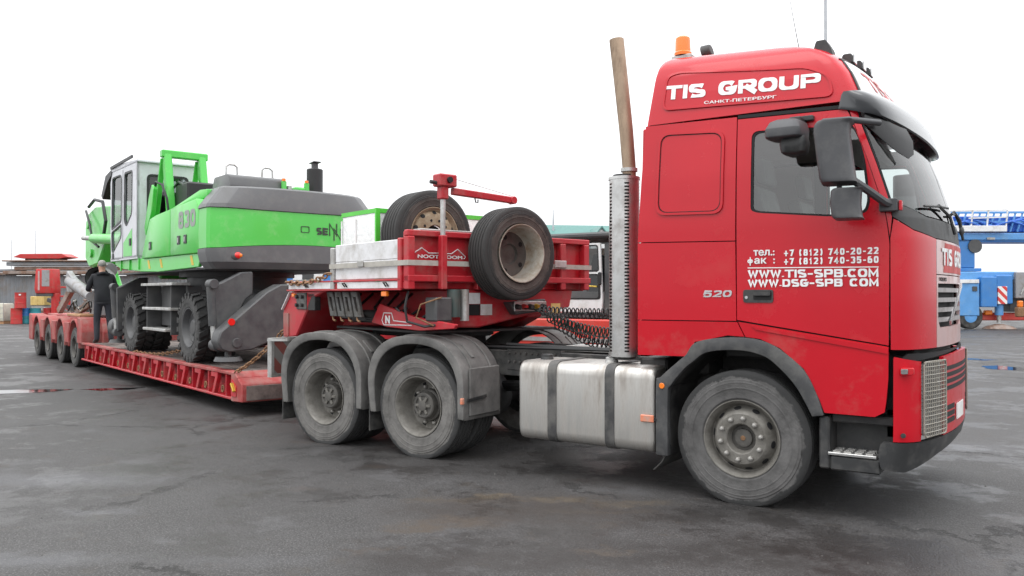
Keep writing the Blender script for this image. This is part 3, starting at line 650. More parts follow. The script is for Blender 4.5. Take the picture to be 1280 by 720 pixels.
# lit name board in the roof front
nb = bm_panel([Q(.22, 3.145), Q(1, 3.145), Q(1, 3.42), Q(.30, 3.42)], [], CM, .006, .01, .05).build('name_board', 'whitepaint', roof)
bm_panel([Q(.22, 3.145), Q(1, 3.145), Q(1, 3.42), Q(.30, 3.42)], [], CM, .006, .01, .05, True).build('name_board', 'whitepaint', roof)
for m in (False, True):
    for o_ in ([Q(.195, 3.13), Q(.225, 3.13), Q(.305, 3.435), Q(.275, 3.435)], [Q(.22, 3.425), Q(.999, 3.425), Q(.999, 3.445), Q(.275, 3.445)]):
        bm_panel(o_, [], CM, .010, .014, .05, m).build('board_frame', 'plastic', roof)
def front_text(y0, y1, z0, z1, off, fnF=lerp):
    def g(a, b, k=0):
        y = y0+(y1-y0)*a; z = z0+(z1-z0)*b; w = lerp(WW, z); q = math.acos(min(1, abs(y)/w))*2/pi
        p = CM(Q(q, z)[0], z, off+k); return (p[0], -p[1] if y > 0 else p[1], p[2])
    return g
_g1 = front_text(-.86, .86, 3.2, 3.36, .012); block_text('lettering', 'TIS GROUP', 'drumred', roof, 1, .16, .035, lambda x, y, k: _g1(x, y/.16, k), .3, .03)
# visor
def visor_pt(q, t):                                    # q along the lip, t from the top edge to the lip
    zl = lerp([(-.2, 3.02), (-.1, 3.0), (0, 2.97), (.12, 2.945), (.25, 2.92), (.4, 2.90), (.6, 2.88), (1, 2.87)], q)
    if q <= 0: top = Vector((.80+.03*q*5, -1.222, 3.14)); lip = Vector((.93+q*.92, -1.225, zl))
    else:
        p = plan(.80+KQ*q, 3.14, 0, 1.035, 1.222, .235); top = Vector(p)
        p = plan(.93+KQ*q, zl, 0, 1.205, 1.225, .275); lip = Vector(p)
    m = top.lerp(lip, t); bulge = .05*sin(pi*t)*max(0, min(1, (q+.1)*4)); d = Vector((m.x-.5, m.y, .9)).normalized()
    return m+d*bulge
qs = [-.2, -.19, -.16, -.12, -.08, -.04, -.01, .02, .05, .09, .13, .17, .21, .25, .3, .35, .4, .47, .55, .65, .75, .85, .93, .999]
for m in (False, True):
    mb = MB(); rr = [[visor_pt(q, t) for t in (0, .12, .25, .4, .55, .7, .85, 1)]+[visor_pt(q, t)+Vector((-.014, .004, -.006)) for t in (1, .75, .45, .15)] for q in qs]
    if m: rr = [[Vector((p.x, -p.y, p.z)) for p in r] for r in rr]
    mb.rings(rr).build('sun_visor', 'visor_grey', truck, sharp=50)
MB().rings([[tuple(Vector((x, y, z))+Vector((k*.008, -k*.004, 0))) for x, y, z in ((x0_, y0_, za), ((x0_+x1_)/2+.02, (y0_+y1_)/2, (za+zb)/2), (x1_, y1_, zb))]+[(x1_-.006, y1_+.01, zb), (x0_-.006, y0_+.01, za)] for k, x0_, y0_, za, x1_, y1_, zb in ((0, .88, -1.20, 3.02, .90, -1.19, 2.90), (0, .98, -1.17, 2.96, 1.02, -1.15, 2.77), (0, 1.06, -1.10, 2.90, 1.11, -1.09, 2.68), (0, 1.12, -1.02, 2.87, 1.175, -1.02, 2.635), (0, 1.15, -.97, 2.86, 1.20, -.97, 2.67))]).build('wind_deflector', 'dark_acrylic', truck)
for y in (-.75, -.5, -.25):
    p = Vector(front_text(y, y, 3.46, 3.46, 0)(0, 0)); sl_ = MB().prism(rp([(p.x-.06, 3.47), (p.x+.03, 3.45), (p.x+.02, 3.53), (p.x-.05, 3.53)], .02), 'y', y-.06, y+.06).build('roof_lamp', 'plastic', roof, .01)
    MB().box(p.x+.028, p.x+.036, y-.05, y+.05, 3.46, 3.52).build('lens', 'lens', sl_)
MB().prism(rp([(.50, 3.50), (.66, 3.45), (.64, 3.53), (.60, 3.60), (.53, 3.60)], .015), 'y', -1.04, -.92).build('marker_lamp', 'plastic', roof, .01)
# beacon, work lamp, antennas
bc = MB().box(-.74, -.56, -.86, -.74, 3.64, 3.735).build('beacon_bracket', 'galv', roof, .008)
MB().lathe([(3.675, .075), (3.70, .077), (3.71, .068), (3.80, .066), (3.83, .062), (3.845, .045), (3.85, .001)], (-.655, -.80, .06), 'z', 24).build('beacon', 'amber', roof)
MB().cyl((-.54, -.62, 3.78), (-.46, -.62, 3.80), .07, .055, 16).cyl((-.50, -.62, 3.66), (-.50, -.62, 3.78), .02, n=8).build('work_lamp', 'plastic', roof, .006)
MB().tube([(.33, -.75, 3.60), (.33, -.75, 3.63)], .018, 8).tube([(.33, -.75, 3.62), (.29, -.755, 3.85), (.24, -.76, 4.15)], [.004, .003, .002], 5).build('antenna', 'blackmetal', roof)
# --- lettering on the side
def sidetext(s, x0, x1, z0, z1, mat='white', bold=.02, slope=0, parent=truck, name='lettering', off=.007, shear=0):
    return lettering(name, s, mat, parent, lambda a, b, k=0: CM(x0+(x1-x0)*a+shear*b, z0+(z1-z0)*b+slope*a, off+k), bold)
def sideblock(tx_, x0, x1, z0, h, t, slope=0, parent=truck, mat='white', off=.007, name='lettering', tx=None, gap=.35, shear=0):
    return block_text(name, tx_, mat, parent, x1-x0, h, t, lambda x, y, k: CM(x0+x+shear*y, z0+y+slope*x, off+k), gap, tx)
sideblock('TIS', -.655, -.305, 3.275, .105, .023, -.055, tx=.038, off=.011, gap=.3)
sideblock('GROUP', -.195, .60, 3.25, .108, .023, -.058, tx=.038, off=.011, gap=.3)
sidetext('САНКТ-ПЕТЕРБУРГ', -.31, .275, 3.192, 3.218, bold=.05, slope=-.032, off=.012)
dd = dr[0]
sideblock('+7 (812) 740-20-22', .345, 1.01, 1.938, .048, .0088, parent=dd, gap=.6, tx=.0105)
sideblock('+7 (812) 740-35-60', .345, 1.01, 1.874, .048, .0088, parent=dd, gap=.6, tx=.0105)
for s, x0, x1, z in (('тел.:', .11, .275, 1.946), ('ак  :', .117, .278, 1.884)):
    sidetext(s, x0, x1, z, z+(.046 if s[0] != 'ф' else .056), bold=.08, parent=dd)
lettering('lettering', 'о', 'white', dd, lambda a, b, k=0: CM(.064+.044*a, 1.888+.036*b, .0075+k), .2); MB().box(.0825, .0905, -1.259, -1.2575, 1.872, 1.938).build('lettering_stem', 'white', dd)
bm_panel([(.065, 1.858), (1.01, 1.848), (1.01, 1.841), (.065, 1.851)], [], CM, .007, 0, .2).build('lettering_rule', 'white', dd)
sideblock('WWW.TIS-SPB.COM', .068, 1.01, 1.777, .060, .012, -.004, dd, tx=.0165, gap=.3)
sideblock('WWW.DSG-SPB COM', .068, 1.01, 1.707, .056, .0115, 0, dd, tx=.0160, gap=.3)
sideblock('520', -.30, -.068, 1.626, .052, .010, .015, truck, 'chrome', tx=.016, name='badge', gap=.5, shear=.2)
# --- front: sticker panel, grille, bumper
for m in (False, True):
    bm_panel([Q(.59, 1.80), Q(1, 1.80), Q(1, 2.058), Q(.59, 2.058)], [], CM, 0, .02, .06, m).build('front_panel', 'sticker', truck)
    bm_panel([Q(.70, 1.815), Q(1, 1.815), Q(1, 2.04), Q(.73, 2.04)], [], CM, .003, .004, .06, m).build('front_sticker', 'drumred', truck)
    bm_panel([Q(.59, 1.256), Q(1, 1.256), Q(1, 1.40), Q(.64, 1.40), Q(.61, 1.46), Q(.61, 1.73), Q(1, 1.735), Q(1, 1.793), Q(.59, 1.793)], [], CM, 0, .03, .06, m).build('grille_surround', 'sticker', truck)
    bm_panel([Q(.60, 1.39), Q(1, 1.39), Q(1, 1.74), Q(.60, 1.74)], [], CM, -.05, .01, .08, m).build('grille_backing', 'seam', truck)
    for i in range(4):
        z = 1.44+i*.075
        bm_panel([Q(.612, z), Q(1, z), Q(1, z+.034), Q(.612, z+.034)], [], CM, -.004, .035, .06, m).build('grille_slat', 'grillegrey', truck, sharp=40)
_g2 = front_text(-.62, .62, 1.87, 2.0, .006); block_text('lettering', 'TIS GROUP', 'white', truck, 1, .13, .028, lambda x, y, k: _g2(x, y/.13, k), .3, .03)
lettering('badge', 'VOLVO', 'seam', truck, front_text(-.70, -.48, 1.748, 1.778, .003), .02)
g = front_text(-.38, .38, 1.43, 1.73, .01)
MB().bar(g(0, 0), g(1, 1), .035, .015, (1,0,0)).build('grille_diagonal', 'chrome', truck)
for m in (False, True):
    bm_panel([(1.112, .605), QB(.315, .605), QB(.315, 1.17), (1.125, 1.205), (1.118, 1.19)], [], BMP, 0, .03, .05, m).build('bumper_corner', 'red_low', truck)
    bm_panel([(1.16, 1.16), QB(.315, 1.175), QB(1, 1.215), QB(1, 1.22), QB(.2, 1.225)], [], BMP, -.03, .02, .06, m).build('bumper_gap', 'seam', truck)
    hl = bm_panel(rp([QB(.33, .64), QB(.60, .62), QB(.60, 1.15), QB(.33, 1.15)], .05), [], BMP, -.012, .03, .06, m).build('headlight', 'lens', truck)
    wg = MB()
    def fnm(a, z, o):
        p = BMP(a, z, o); return Vector((p[0], -p[1] if m else p[1], p[2]))
    for i in range(19):
        z = .635+.525*i/18; pts = [fnm(QB(.322+.285*j/10, z)[0], z, .016+.004*((i) % 2)) for j in range(11)]
        wg.tube(pts, .0035, 4, False, False)
    for j in range(13):
        q = .322+.285*j/12; pts = [fnm(QB(q, .63+.54*i/6)[0], .63+.54*i/6, .018) for i in range(7)]
        wg.tube(pts, .0035, 4, False, False)
    wg.tube([fnm(QB(q, z)[0], z, .018) for q, z in ((.322, .66), (.322, 1.14), (.335, 1.165), (.595, 1.165), (.607, 1.14), (.607, .66), (.59, .632), (.34, .632), (.322, .66))], .007, 6).build('wire_guard', 'meshwire', hl)
    bm_panel([QB(.612, .605), QB(1, .605), QB(1, 1.20), QB(.612, 1.185)], [[QB(.66, .93), QB(1.01, .93), QB(1.01, 1.13), QB(.66, 1.12)], [QB(.645, .68), QB(.80, .68), QB(.80, .82), QB(.645, .82)]] if 0 else [], BMP, 0, .03, .06, m).build('bumper', 'red_low', truck)
    for i in range(4):
        z = .93+.05*i
        bm_panel([QB(.65, z), QB(.999, z), QB(.999, z+.03), QB(.65, z+.03)], [], BMP, .004, .012, .06, m).build('bumper_slot', 'seam', truck)
    for i in range(3):
        z = .68+.05*i
        bm_panel([QB(.63, z), QB(.80, z), QB(.80, z+.035), QB(.63, z+.035)], [], BMP, .004, .012, .06, m).build('bumper_slot', 'seam', truck)
    bm_panel(rp([(1.02, .40), QB(.22, .385), QB(.35, .41), QB(.6, .47), QB(1, .52), QB(1, .60), (1.02, .598), (1.0, .5)], .03), [], BMP, .004, .05, .05, m).build('lower_bumper', 'plastic', truck)
bm_panel([QB(.83, .68), QB(.999, .68), QB(.999, .80), QB(.83, .80)], [], BMP, .012, .008, .1).build('number_plate', 'whitepaint', truck)
MB().prism(rp([(1.15, 1.075), (1.235, 1.085), (1.235, 1.135), (1.15, 1.13)], .012), 'y', -1.262, -1.22).build('indicator_housing', 'red_low', truck, .006)
MB().prism(rp([(1.155, 1.087), (1.20, 1.09), (1.20, 1.125), (1.155, 1.122)], .008), 'y', -1.272, -1.26).build('indicator', 'lens', truck, .003)
MB().cyl((1.165, -1.24, .655), (1.165, -1.252, .655), .017, n=12).build('sensor', 'plastic', truck)
# --- entry steps
for sg in (-1, 1):
    y0 = sg*1.235; yi = sg*.9
    def yb(a, b): return (min(a, b), max(a, b))
    MB().box(.60, 1.10, *yb(sg*.98, sg*1.0), .36, .80).build('step_back', 'plastic', truck)
    MB().box(.592, .665, *yb(sg*.98, y0), .36, .745).build('step_post', 'plastic', truck, .012)
    stp = MB().box(.668, 1.015, *yb(sg*.99, y0), .355, .462).build('step', 'plastic', truck, .012)
    MB().box(.655, .99, *yb(sg*1.0, sg*1.242), .466, .488).build('tread_plate', 'steel', stp, .004)
    for i in range(4):
        for j in range(3): place_child('grip', _grip, 'galv', stp, (.71+.075*i, sg*(1.055+.065*j), .492))
    MB().box(.668, 1.095, *yb(sg*1.0, sg*1.17), .70, .765).build('step_lintel', 'blackmetal', truck, .01)
# --- wheel arch trim and fender flap of the steer axle
outer = [(-.705, .32), (-.705, .90), (-.665, .965), (-.50, 1.11), (-.44, 1.16), (-.37, 1.255), (-.2, 1.30), (.03, 1.312), (.18, 1.292), (.31, 1.232), (.49, 1.082), (.585, .90), (.632, .755)]
innr = [(-.60, .32), (-.60, .82), (-.575, .90), (-.46, 1.04), (-.37, 1.115), (-.29, 1.175), (-.16, 1.205), (.02, 1.21), (.14, 1.19), (.25, 1.14), (.41, .985), (.50, .84), (.55, .74)]
outer = cr(outer, 4); innr = cr(innr, 4)
for sg in (-1, 1):
    ys = sorted((sg*1.20, sg*1.268)); yl = sorted((sg*.62, sg*1.2))
    a_ = MB()
    n = len(outer)
    for i in range(n-1):
        a_.prism([outer[i], outer[i+1], innr[i+1], innr[i]], 'y', *ys)
    a_ = MB().rings([[(outer[i][0], ys[0], outer[i][1]), (outer[i][0], ys[1], outer[i][1]), (innr[i][0], ys[1], innr[i][1]), (innr[i][0], ys[0], innr[i][1])] for i in range(n)])
    a_.build('wheel_arch_trim', 'arch_plastic', truck, .012, 2)
    MB().rings([[(innr[i][0]-.004*0, yl[0], innr[i][1]+.03), (innr[i][0], yl[1], innr[i][1]+.03), (innr[i][0], yl[1], innr[i][1]+.005), (innr[i][0], yl[0], innr[i][1]+.005)] for i in range(n)]).build('wheel_well', 'blackmetal', truck)
    MB().tube([(-.62, sg*.95, .40), (-.65, sg*.95, .33), (-.72, sg*.95, .26), (-.79, sg*.95, .215)], .02, 4).build('flap_stay', 'rubber', truck) if 0 else None
    MB().rings([[(x, sg*.66, z), (x, sg*1.25, z), (x+.012, sg*1.25, z), (x+.012, sg*.66, z)] for x, z in ((-.615, .40), (-.63, .33), (-.67, .26), (-.74, .19))]).build('mud_flap', 'rubber', truck)
MB().cyl((-.648, -1.268, .895), (-.648, -1.279, .895), .024, n=18).build('side_marker', 'amber', truck, .003)
# --- chassis
for sg in (-1, 1):
    MB().box(-5.5, -1.0, sg*.43-.035, sg*.43+.035, .80, 1.06).build('chassis_rail', 'frame', truck, .006)
    MB().box(-1.0, 1.15, sg*.43-.035, sg*.43+.035, .72, .98).build('chassis_rail', 'frame', truck, .006)
    MB().box(-2.75, -2.1, sg*.47-.004, sg*.47+.012, .86, 1.09).build('rail_gusset', 'frame', truck, .004)
    for i in range(9):
        for z in (.95, 1.04): place_child('bolt', _bolt, 'frame', truck, (-2.72+.07*i, sg*.48, z), (0, 0, 0 if sg < 0 else pi))
for x in (-5.4, -4.0, -2.6, -1.3): box('cross_member', 'frame', truck, x-.06, x+.06, -.4, .4, .82, 1.02)
for x in TX:
    r_ = .075 if x == 0 else .11
    ax_ = MB().cyl((x, -.93, .515), (x, .93, .515), r_, n=16)
    if x: ax_.ball((x, 0, .515), .26, 14, 8, (1, 1, 1))
    ax_.build('axle', 'blackmetal', truck)
box('engine', 'blackmetal', truck, -.6, .95, -.38, .38, .55, 1.28, .03)
box('gearbox', 'blackmetal', truck, -1.7, -.6, -.28, .28, .55, .98, .05)
MB().cyl((-3.2, 0, .62), (-1.7, 0, .7), .06, n=10).build('prop_shaft', 'blackmetal', truck)
fw_ = MB().prism([(-4.6, -.2), (-4.75, -.42), (-4.2, -.47), (-3.6, -.47), (-3.45, -.2), (-3.45, .2), (-3.6, .47), (-4.2, .47), (-4.75, .42), (-4.6, .2)], 'z', 1.17, 1.23).build('fifth_wheel', 'blackmetal', truck, .01)
box('fifth_wheel_mount', 'blackmetal', truck, -4.2, -3.7, -.45, .45, 1.06, 1.17)
box('catwalk', 'galv', truck, -2.35, -1.35, -.40, .40, 1.075, 1.10)
MB().tube([(-5.4, -.62, 1.0), (-3.0, -.60, 1.10), (-1.3, -.6, 1.12), (-.8, -.62, 1.10)], .018, 6).tube([(-2.7, -.55, 1.13), (-1.6, -.58, 1.12), (-.8, -.5, 1.14)], .022, 6).build('air_line', 'hose', truck)
box('battery_cover', 'blackmetal', truck, -.98, -.72, -1.0, -.5, .98, 1.10, .02)
box('cab_support', 'blackmetal', truck, -.8, -.45, -.75, .75, .95, 1.14, .02)
for x in (.1, .9): box('underbody', 'blackmetal', truck, x-.35, x+.3, -.9, .9, 1.12, 1.24, .02)
box('front_beam', 'blackmetal', truck, 1.0, 1.22, -1.0, 1.0, .58, 1.22, .02)
# --- fuel tank
def tank_ring(x, g=0):
    pts = rp([(-1.255+g, .318+g), (-.60-g, .318+g), (-.60-g, 1.04-g), (-1.255+g, 1.04-g)], .105, 6)
    return [(x, y, z) for y, z in pts]
tk = MB().rings([tank_ring(-2.085, .02), tank_ring(-2.07, .004), tank_ring(-2.05), tank_ring(-.765), tank_ring(-.745, .004), tank_ring(-.73, .02), tank_ring(-.74, .05)]).build('fuel_tank', 'alu', truck, sharp=50)
for x in (-1.72, -1.14):
    o_ = rp([(-1.262, .31), (-.59, .31), (-.59, 1.047), (-1.262, 1.047)], .11, 6); i_ = rp([(-1.255, .318), (-.60, .318), (-.60, 1.04), (-1.255, 1.04)], .105, 6)
    MB().frame(o_, i_, 'x', x-.045, x+.045).build('tank_strap', 'frame', tk)
for x in (-1.93, -1.25):
    MB().lathe([(1.038, .062), (1.055, .06), (1.062, .055), (1.085, .055), (1.09, .045), (1.09, .001)], (x, -1.0, 0), 'z', 20).build('filler_cap', 'plastic' if x < -1.5 else 'galv', tk)
MB().box(-.84, -.72, -1.285, -1.262, .585, .645).build('side_reflector', 'orange_reflector', tk, .006)
MB().box(-.745, -.70, -1.275, -1.20, .60, .62).build('reflector_arm', 'blackmetal', tk)
box('tank_end_shadow_plate', 'blackmetal', tk, -.728, -.712, -1.22, -.62, .34, 1.02, .004) if 0 else None
box('tank_bracket', 'blackmetal', truck, -1.8, -1.05, -.6, -.46, .5, .95)
# left side tank and boxes (other side)
MB().rings([[(x, -y, z) for x, y, z in tank_ring(xx, g)] for xx, g in ((-1.9, .02), (-1.87, 0), (-.8, 0), (-.78, .02))]).build('air_tank_box', 'blackmetal', truck)
# --- drive axle fenders
fo = [(-.615, .42), (-.655, .72), (-.635, .90), (-.56, 1.05), (-.44, 1.15), (-.26, 1.215), (0, 1.232), (.24, 1.205), (.40, 1.135), (.53, 1.01), (.60, .86), (.612, .70), (.612, .43)]
fi = [(-.555, .42), (-.58, .70), (-.56, .85), (-.49, .98), (-.38, 1.07), (-.22, 1.13), (0, 1.145), (.20, 1.12), (.34, 1.06), (.45, .95), (.51, .82), (.525, .69), (.53, .43)]
fo = cr(fo, 3); fi = cr(fi, 3)
for xc in TX[1:]:
    for sg in (-1, 1):
        fp = MB().rings([[(xc+x, sg*1.275, z), (xc+x, sg*.66, z), (xc+x*.985, sg*.66, z-.012), (xc+x*.985, sg*1.25, z-.012)] for x, z in fo]).build('fender', 'fender', truck, .008, sharp=45)
        nn = len(fo)
        MB().rings([[(xc+fo[i][0]*1.004, sg*1.286, fo[i][1]), (xc+fo[i][0], sg*1.25, fo[i][1]), (xc+fi[i][0], sg*1.25, fi[i][1]), (xc+fi[i][0], sg*1.272, fi[i][1])] for i in range(nn)]).build('fender_lip', 'fender', fp, .014, 2, sharp=45)
        for i in (12, 24):
            x, z = fo[i]; x2, z2 = fo[i+3]
            MB().bar((xc+x*1.004, sg*1.02, z+.008), (xc+x2*1.004, sg*1.02, z2+.008), .05, .02).build('fender_clip', 'fender', fp, .004)
        for yy in (.80, 1.12):
            MB().tube([(xc+x*1.006, sg*yy, z+.003) for x, z in fo[6:32]], .012, 6).build('fender_rib', 'fender', fp)
        MB().box(xc-.66, xc-.645, sg*1.0-.26, sg*1.0+.26, .215, .62).build('mud_flap', 'rubber', truck)
        if xc == TX[1]:
            MB().box(xc+.613, xc+.632, *sorted((sg*.70, sg*1.20)), .46, .93).build('fender_front_panel', 'fender', fp, .012)
            if sg < 0: MB().box(xc+.59, xc+.62, -1.31, -1.27, .585, .645).build('side_reflector', 'orange_reflector', fp, .006); MB().bar((xc+.64, -1.24, .62), (xc+.64, -.95, .64), .02, .03).build('fender_strap', 'blackmetal', fp)
# rear lamps and striped marker board
rb = MB().box(-5.62, -5.58, -1.22, -.80, .70, 1.12).build('rear_marker_board', 'striped', truck, .006)
MB().frame([(-1.24, .68), (-.78, .68), (-.78, 1.14), (-1.24, 1.14)], [(-1.20, .72), (-.82, .72), (-.82, 1.10), (-1.20, 1.10)], 'x', -5.635, -5.565).build('board_frame', 'galv', rb)
MB().box(-5.62, -5.50, -1.0, 1.0, .80, .98).build('rear_cross_member', 'frame', truck, .01)
MB().bar((-5.6, -1.26, 1.12), (-5.25, -1.26, 1.13), .03, .03).build('board_stay', 'galv', truck)
# --- exhaust
sh = MB(); NA = 40; NZ = 106; z0, z1 = 1.10, 2.69; cx_, cy_ = -1.135, -.98; R_ = .135
grid = [[(cx_+R_*cos(2*pi*i/NA), cy_+R_*sin(2*pi*i/NA), z0+(z1-z0)*k/NZ) for i in range(NA)] for k in range(NZ+1)]
vs = [p for r in grid for p in r]; fs = []
for k in range(NZ):
    for i in range(NA):
        ang = (360*(i+.5)/NA) % 360
        slot = (k % 2 == 1) and 2 < k < NZ-3 and any(abs(ang-c) < w for c, w in ((238, 9), (307, 11), (200, 9), (20, 12)))
        if not slot: fs.append((k*NA+i, k*NA+(i+1) % NA, (k+1)*NA+(i+1) % NA, (k+1)*NA+i))
hs_ = MB().add(vs, fs).build('heat_shield', 'steel', truck)
MB().lathe([(z0-.02, .10), (z1+.02, .10)], (cx_, cy_, 0), 'z', 20, True, True).build('silencer', 'blackmetal', truck)
for z in (1.115, 2.675): MB().lathe([(z-.012, .137), (z-.012, .141), (z+.012, .141), (z+.012, .137)], (cx_, cy_, 0), 'z', 40).build('shield_band', 'steel', hs_)
pp = [(-1.085, -.98, 2.66), (-1.088, -.98, 2.78), (-1.115, -.98, 3.1), (-1.16, -.98, 3.5), (-1.21, -.98, 3.93)]
ex_ = MB().tube(pp, [.060, .060, .062, .064, .066], 20, False, False).tube([Vector(p) for p in pp[2:]], [.056, .058, .060], 20, False, False).build('exhaust_pipe', 'rustpipe', truck)
MB().lathe([(2.735, .062), (2.735, .075), (2.765, .075), (2.765, .062)], (-1.087, -.98, 0), 'z', 20).build('pipe_clamp', 'galv', ex_)
# --- mirrors
mr = MB().rings([[(x+dx, y, z) for x, y in rp([(.0, -1.42), (.24, -1.39), (.27, -1.66), (.05, -1.70)], .06, 4)] for dx, z in ((.675, 2.42), (.66, 2.45), (.64, 2.60), (.62, 2.78), (.625, 2.83), (.65, 2.855))]).build('mirror', 'mirror_plastic', truck, .012, 2, sharp=45)
MB().box(.70, .712, -1.63, -1.46, 2.48, 2.80).build('mirror_glass', 'chrome', mr)
m2 = MB().rings([[(x+dx, y, z) for x, y in rp([(.0, -1.42), (.19, -1.40), (.22, -1.64), (.03, -1.67)], .05, 4)] for dx, z in ((.765, 2.17), (.75, 2.19), (.74, 2.28), (.745, 2.365), (.765, 2.38))]).build('wide_mirror', 'mirror_plastic', truck, .012, 2, sharp=45)
MB().tube([(.80, -1.5, 2.36), (.80, -1.5, 2.44)], .018, 8).build('mirror_stalk', 'mirror_plastic', truck)
MB().tube([(.70, -1.56, 2.865), (.86, -1.50, 2.872), (1.02, -1.24, 2.875)], .024, 6).build('mirror_arm', 'mirror_plastic', truck, .004)
MB().tube([(.86, -1.5, 2.47), (.98, -1.42, 2.37), (1.06, -1.32, 2.30), (1.10, -1.25, 2.28)], [.028, .03, .03, .032], 8).build('mirror_arm', 'mirror_plastic', truck)
MB().box(1.02, 1.14, -1.295, -1.22, 2.235, 2.325).build('mirror_base', 'mirror_plastic', truck, .006)
MB().box(1.145, 1.165, -1.27, -1.22, 2.24, 2.31).build('mirror_mount', 'red', truck, .004)
km = MB().rings([[(x, y+dy, z) for x, y in rp([(.28+i, -1.56+i), (.535-i, -1.56+i), (.56-i, -1.30), (.30+i, -1.30)], .06, 4)] for z, dy, i in ((2.79, .0, .01), (2.80, 0, 0), (2.86, 0, .0), (2.915, .02, .02), (2.935, .03, .05))]).build('kerb_mirror', 'mirror_plastic', truck, .01, 2, sharp=45)
MB().rings([[(x, y, z) for x, y in rp([(.37+i, -1.50+i), (.57-i, -1.50+i), (.57-i, -1.34), (.38+i, -1.34)], .05, 4)] for z, i in ((2.675, .03), (2.69, .01), (2.75, 0), (2.80, .01))]).build('mirror_bowl', 'plastic', km, sharp=45)
MB().box(.42, .50, -1.38, -1.20, 2.925, 2.965).box(.40, .56, -1.25, -1.20, 2.95, 2.99).build('mirror_bracket', 'plastic', km, .006)
for sg in (1,):
    MB().rings([[(x+.65, -y, z) for x, y in rp([(.0, -1.42), (.24, -1.39), (.27, -1.66), (.05, -1.70)], .06, 4)] for z in (2.42, 2.85)]).build('mirror', 'mirror_plastic', truck, .02, 2)
    MB().bar((.8, 1.5, 2.80), (1.0, 1.2, 2.80), .03, .03).build('mirror_arm', 'mirror_plastic', truck); MB().bar((.8, 1.5, 2.46), (1.08, 1.2, 2.30), .03, .03).build('mirror_arm', 'mirror_plastic', truck)
# wipers
for y0, y1, za in ((-.95, -.25, 2.30), (-.15, .55, 2.31)):
    ga = front_text(y0, y1, 2.17, 2.17+.16, .03)
    MB().tube([ga(0, .75), ga(.5, .9), ga(1, 1)], .010, 5).tube([ga(.5, .95), ga(.92, .55), ga(1, -.3)], .012, 5).build('wiper', 'plastic', truck)
fm_ = [front_text(y, y, z, z, o)(0, 0) for y, z, o in ((.05, 2.30, .0), (.1, 2.33, .03), (.15, 2.26, .05), (.15, 2.17, .04))]
MB().tube(fm_, .012, 6).build('mirror_stalk', 'plastic', truck)
MB().ball(fm_[-1], .04, 10, 6, (.5, 1, 1)).build('front_mirror', 'plastic', truck)
# --- coiled air lines behind the cab
def coil(p, q, turns, r, sag=.0, wr=.012, lead=.12):
    p = Vector(p); q = Vector(q); d = q-p; ax_ = d.normalized(); a = ax_.cross(Vector((0,0,1))).normalized(); b = ax_.cross(a); pts = [p]
    n = turns*10
    for i in range(n+1):
        t = lead+(1-2*lead)*i/n; an = 2*pi*turns*i/n
        pts.append(p+d*t+Vector((0, 0, -sag*4*t*(1-t)))+(a*cos(an)+b*sin(an))*r)
    return pts+[q]
# ================================================================ low loader semi trailer (own frame: kingpin at the origin, x forward)
PHI = radians(-16.2); KP = Vector((-4.0, 0, 0))
trailer = thing('low_loader_trailer', 'red low loader semi trailer with gooseneck and four rear axles', 'trailer', KP, PHI)
def TW(x, y, z): return KP+Matrix.Rotation(PHI, 3, 'Z') @ Vector((x, y, z))
T = trailer
# --- gooseneck
nk = MB().box(-1.55, 1.10, -1.235, 1.235, 1.705, 1.775).build('neck_platform', 'tred', T, .008)
for sg in (-1, 1):
    y0, y1 = sorted((sg*1.236, sg*1.262))
    MB().box(-1.57, 1.08, y0, y1, 1.785, 1.805).build('side_flange', 'tred', nk, .004)
    MB().box(-1.57, 1.08, y0, y1, 1.69, 1.708).build('side_flange', 'tred', nk, .004)
    for xa, xb in ((-1.53, -.42), (-.26, 1.06)):
        MB().box(xa, xb, *sorted((sg*1.237, sg*1.25)), 1.713, 1.78).build('reflective_strip', 'boards', nk)
    for xx in (-.05, .82, -1.0):
        MB().tube([(xx-.025, sg*1.255, 1.73), (xx-.025, sg*1.285, 1.77), (xx+.025, sg*1.285, 1.77), (xx+.025, sg*1.255, 1.73)], .008, 6).build('lashing_hook', 'blackmetal', nk)
    # white drop boards, three planks, grey posts
    for k in range(2):
        MB().box(-.33, 1.05, *sorted((sg*(1.20), sg*1.235)), 1.81+k*.195, 2.003+k*.195).build('side_board', 'boards', nk, .006)
    MB().box(-.41, -.335, *sorted((sg*1.18, sg*1.262)), 1.70, 2.17).build('board_post', 'galv', nk, .008)
    # neck longitudinal beams
    MB().prism([(-2.75, .24), (-2.75, .62), (-2.25, 1.05), (-1.75, 1.66), (1.05, 1.70), (1.05, 1.40), (.75, 1.28), (-.9, 1.28), (-1.6, 1.18), (-2.1, .62), (-2.3, .24)], 'y', sg*.52-.11, sg*.52+.11).build('neck_beam', 'tred', T, .012)
MB().prism([(-1.78, 1.10), (-1.80, 1.46), (-1.55, 1.69), (-.62, 1.70), (-1.0, 1.60), (-1.42, 1.14)], 'y', -1.2, 1.2).build('rear_column', 'tred', T, .014)
MB().prism([(-1.76, 1.13), (-1.77, 1.42), (-1.62, 1.42), (-1.62, 1.13)], 'y', -1.215, -1.201).build('column_plate', 'tred_dusty', T, .004)
MB().bar((-1.79, -1.206, 1.46), (-1.56, -1.206, 1.68), .012, .05, (0,1,0)).build('reflective_strip', 'boards', T)
box('skid_plate', 'blackmetal', T, -.95, 1.0, -.9, .9, 1.245, 1.275)
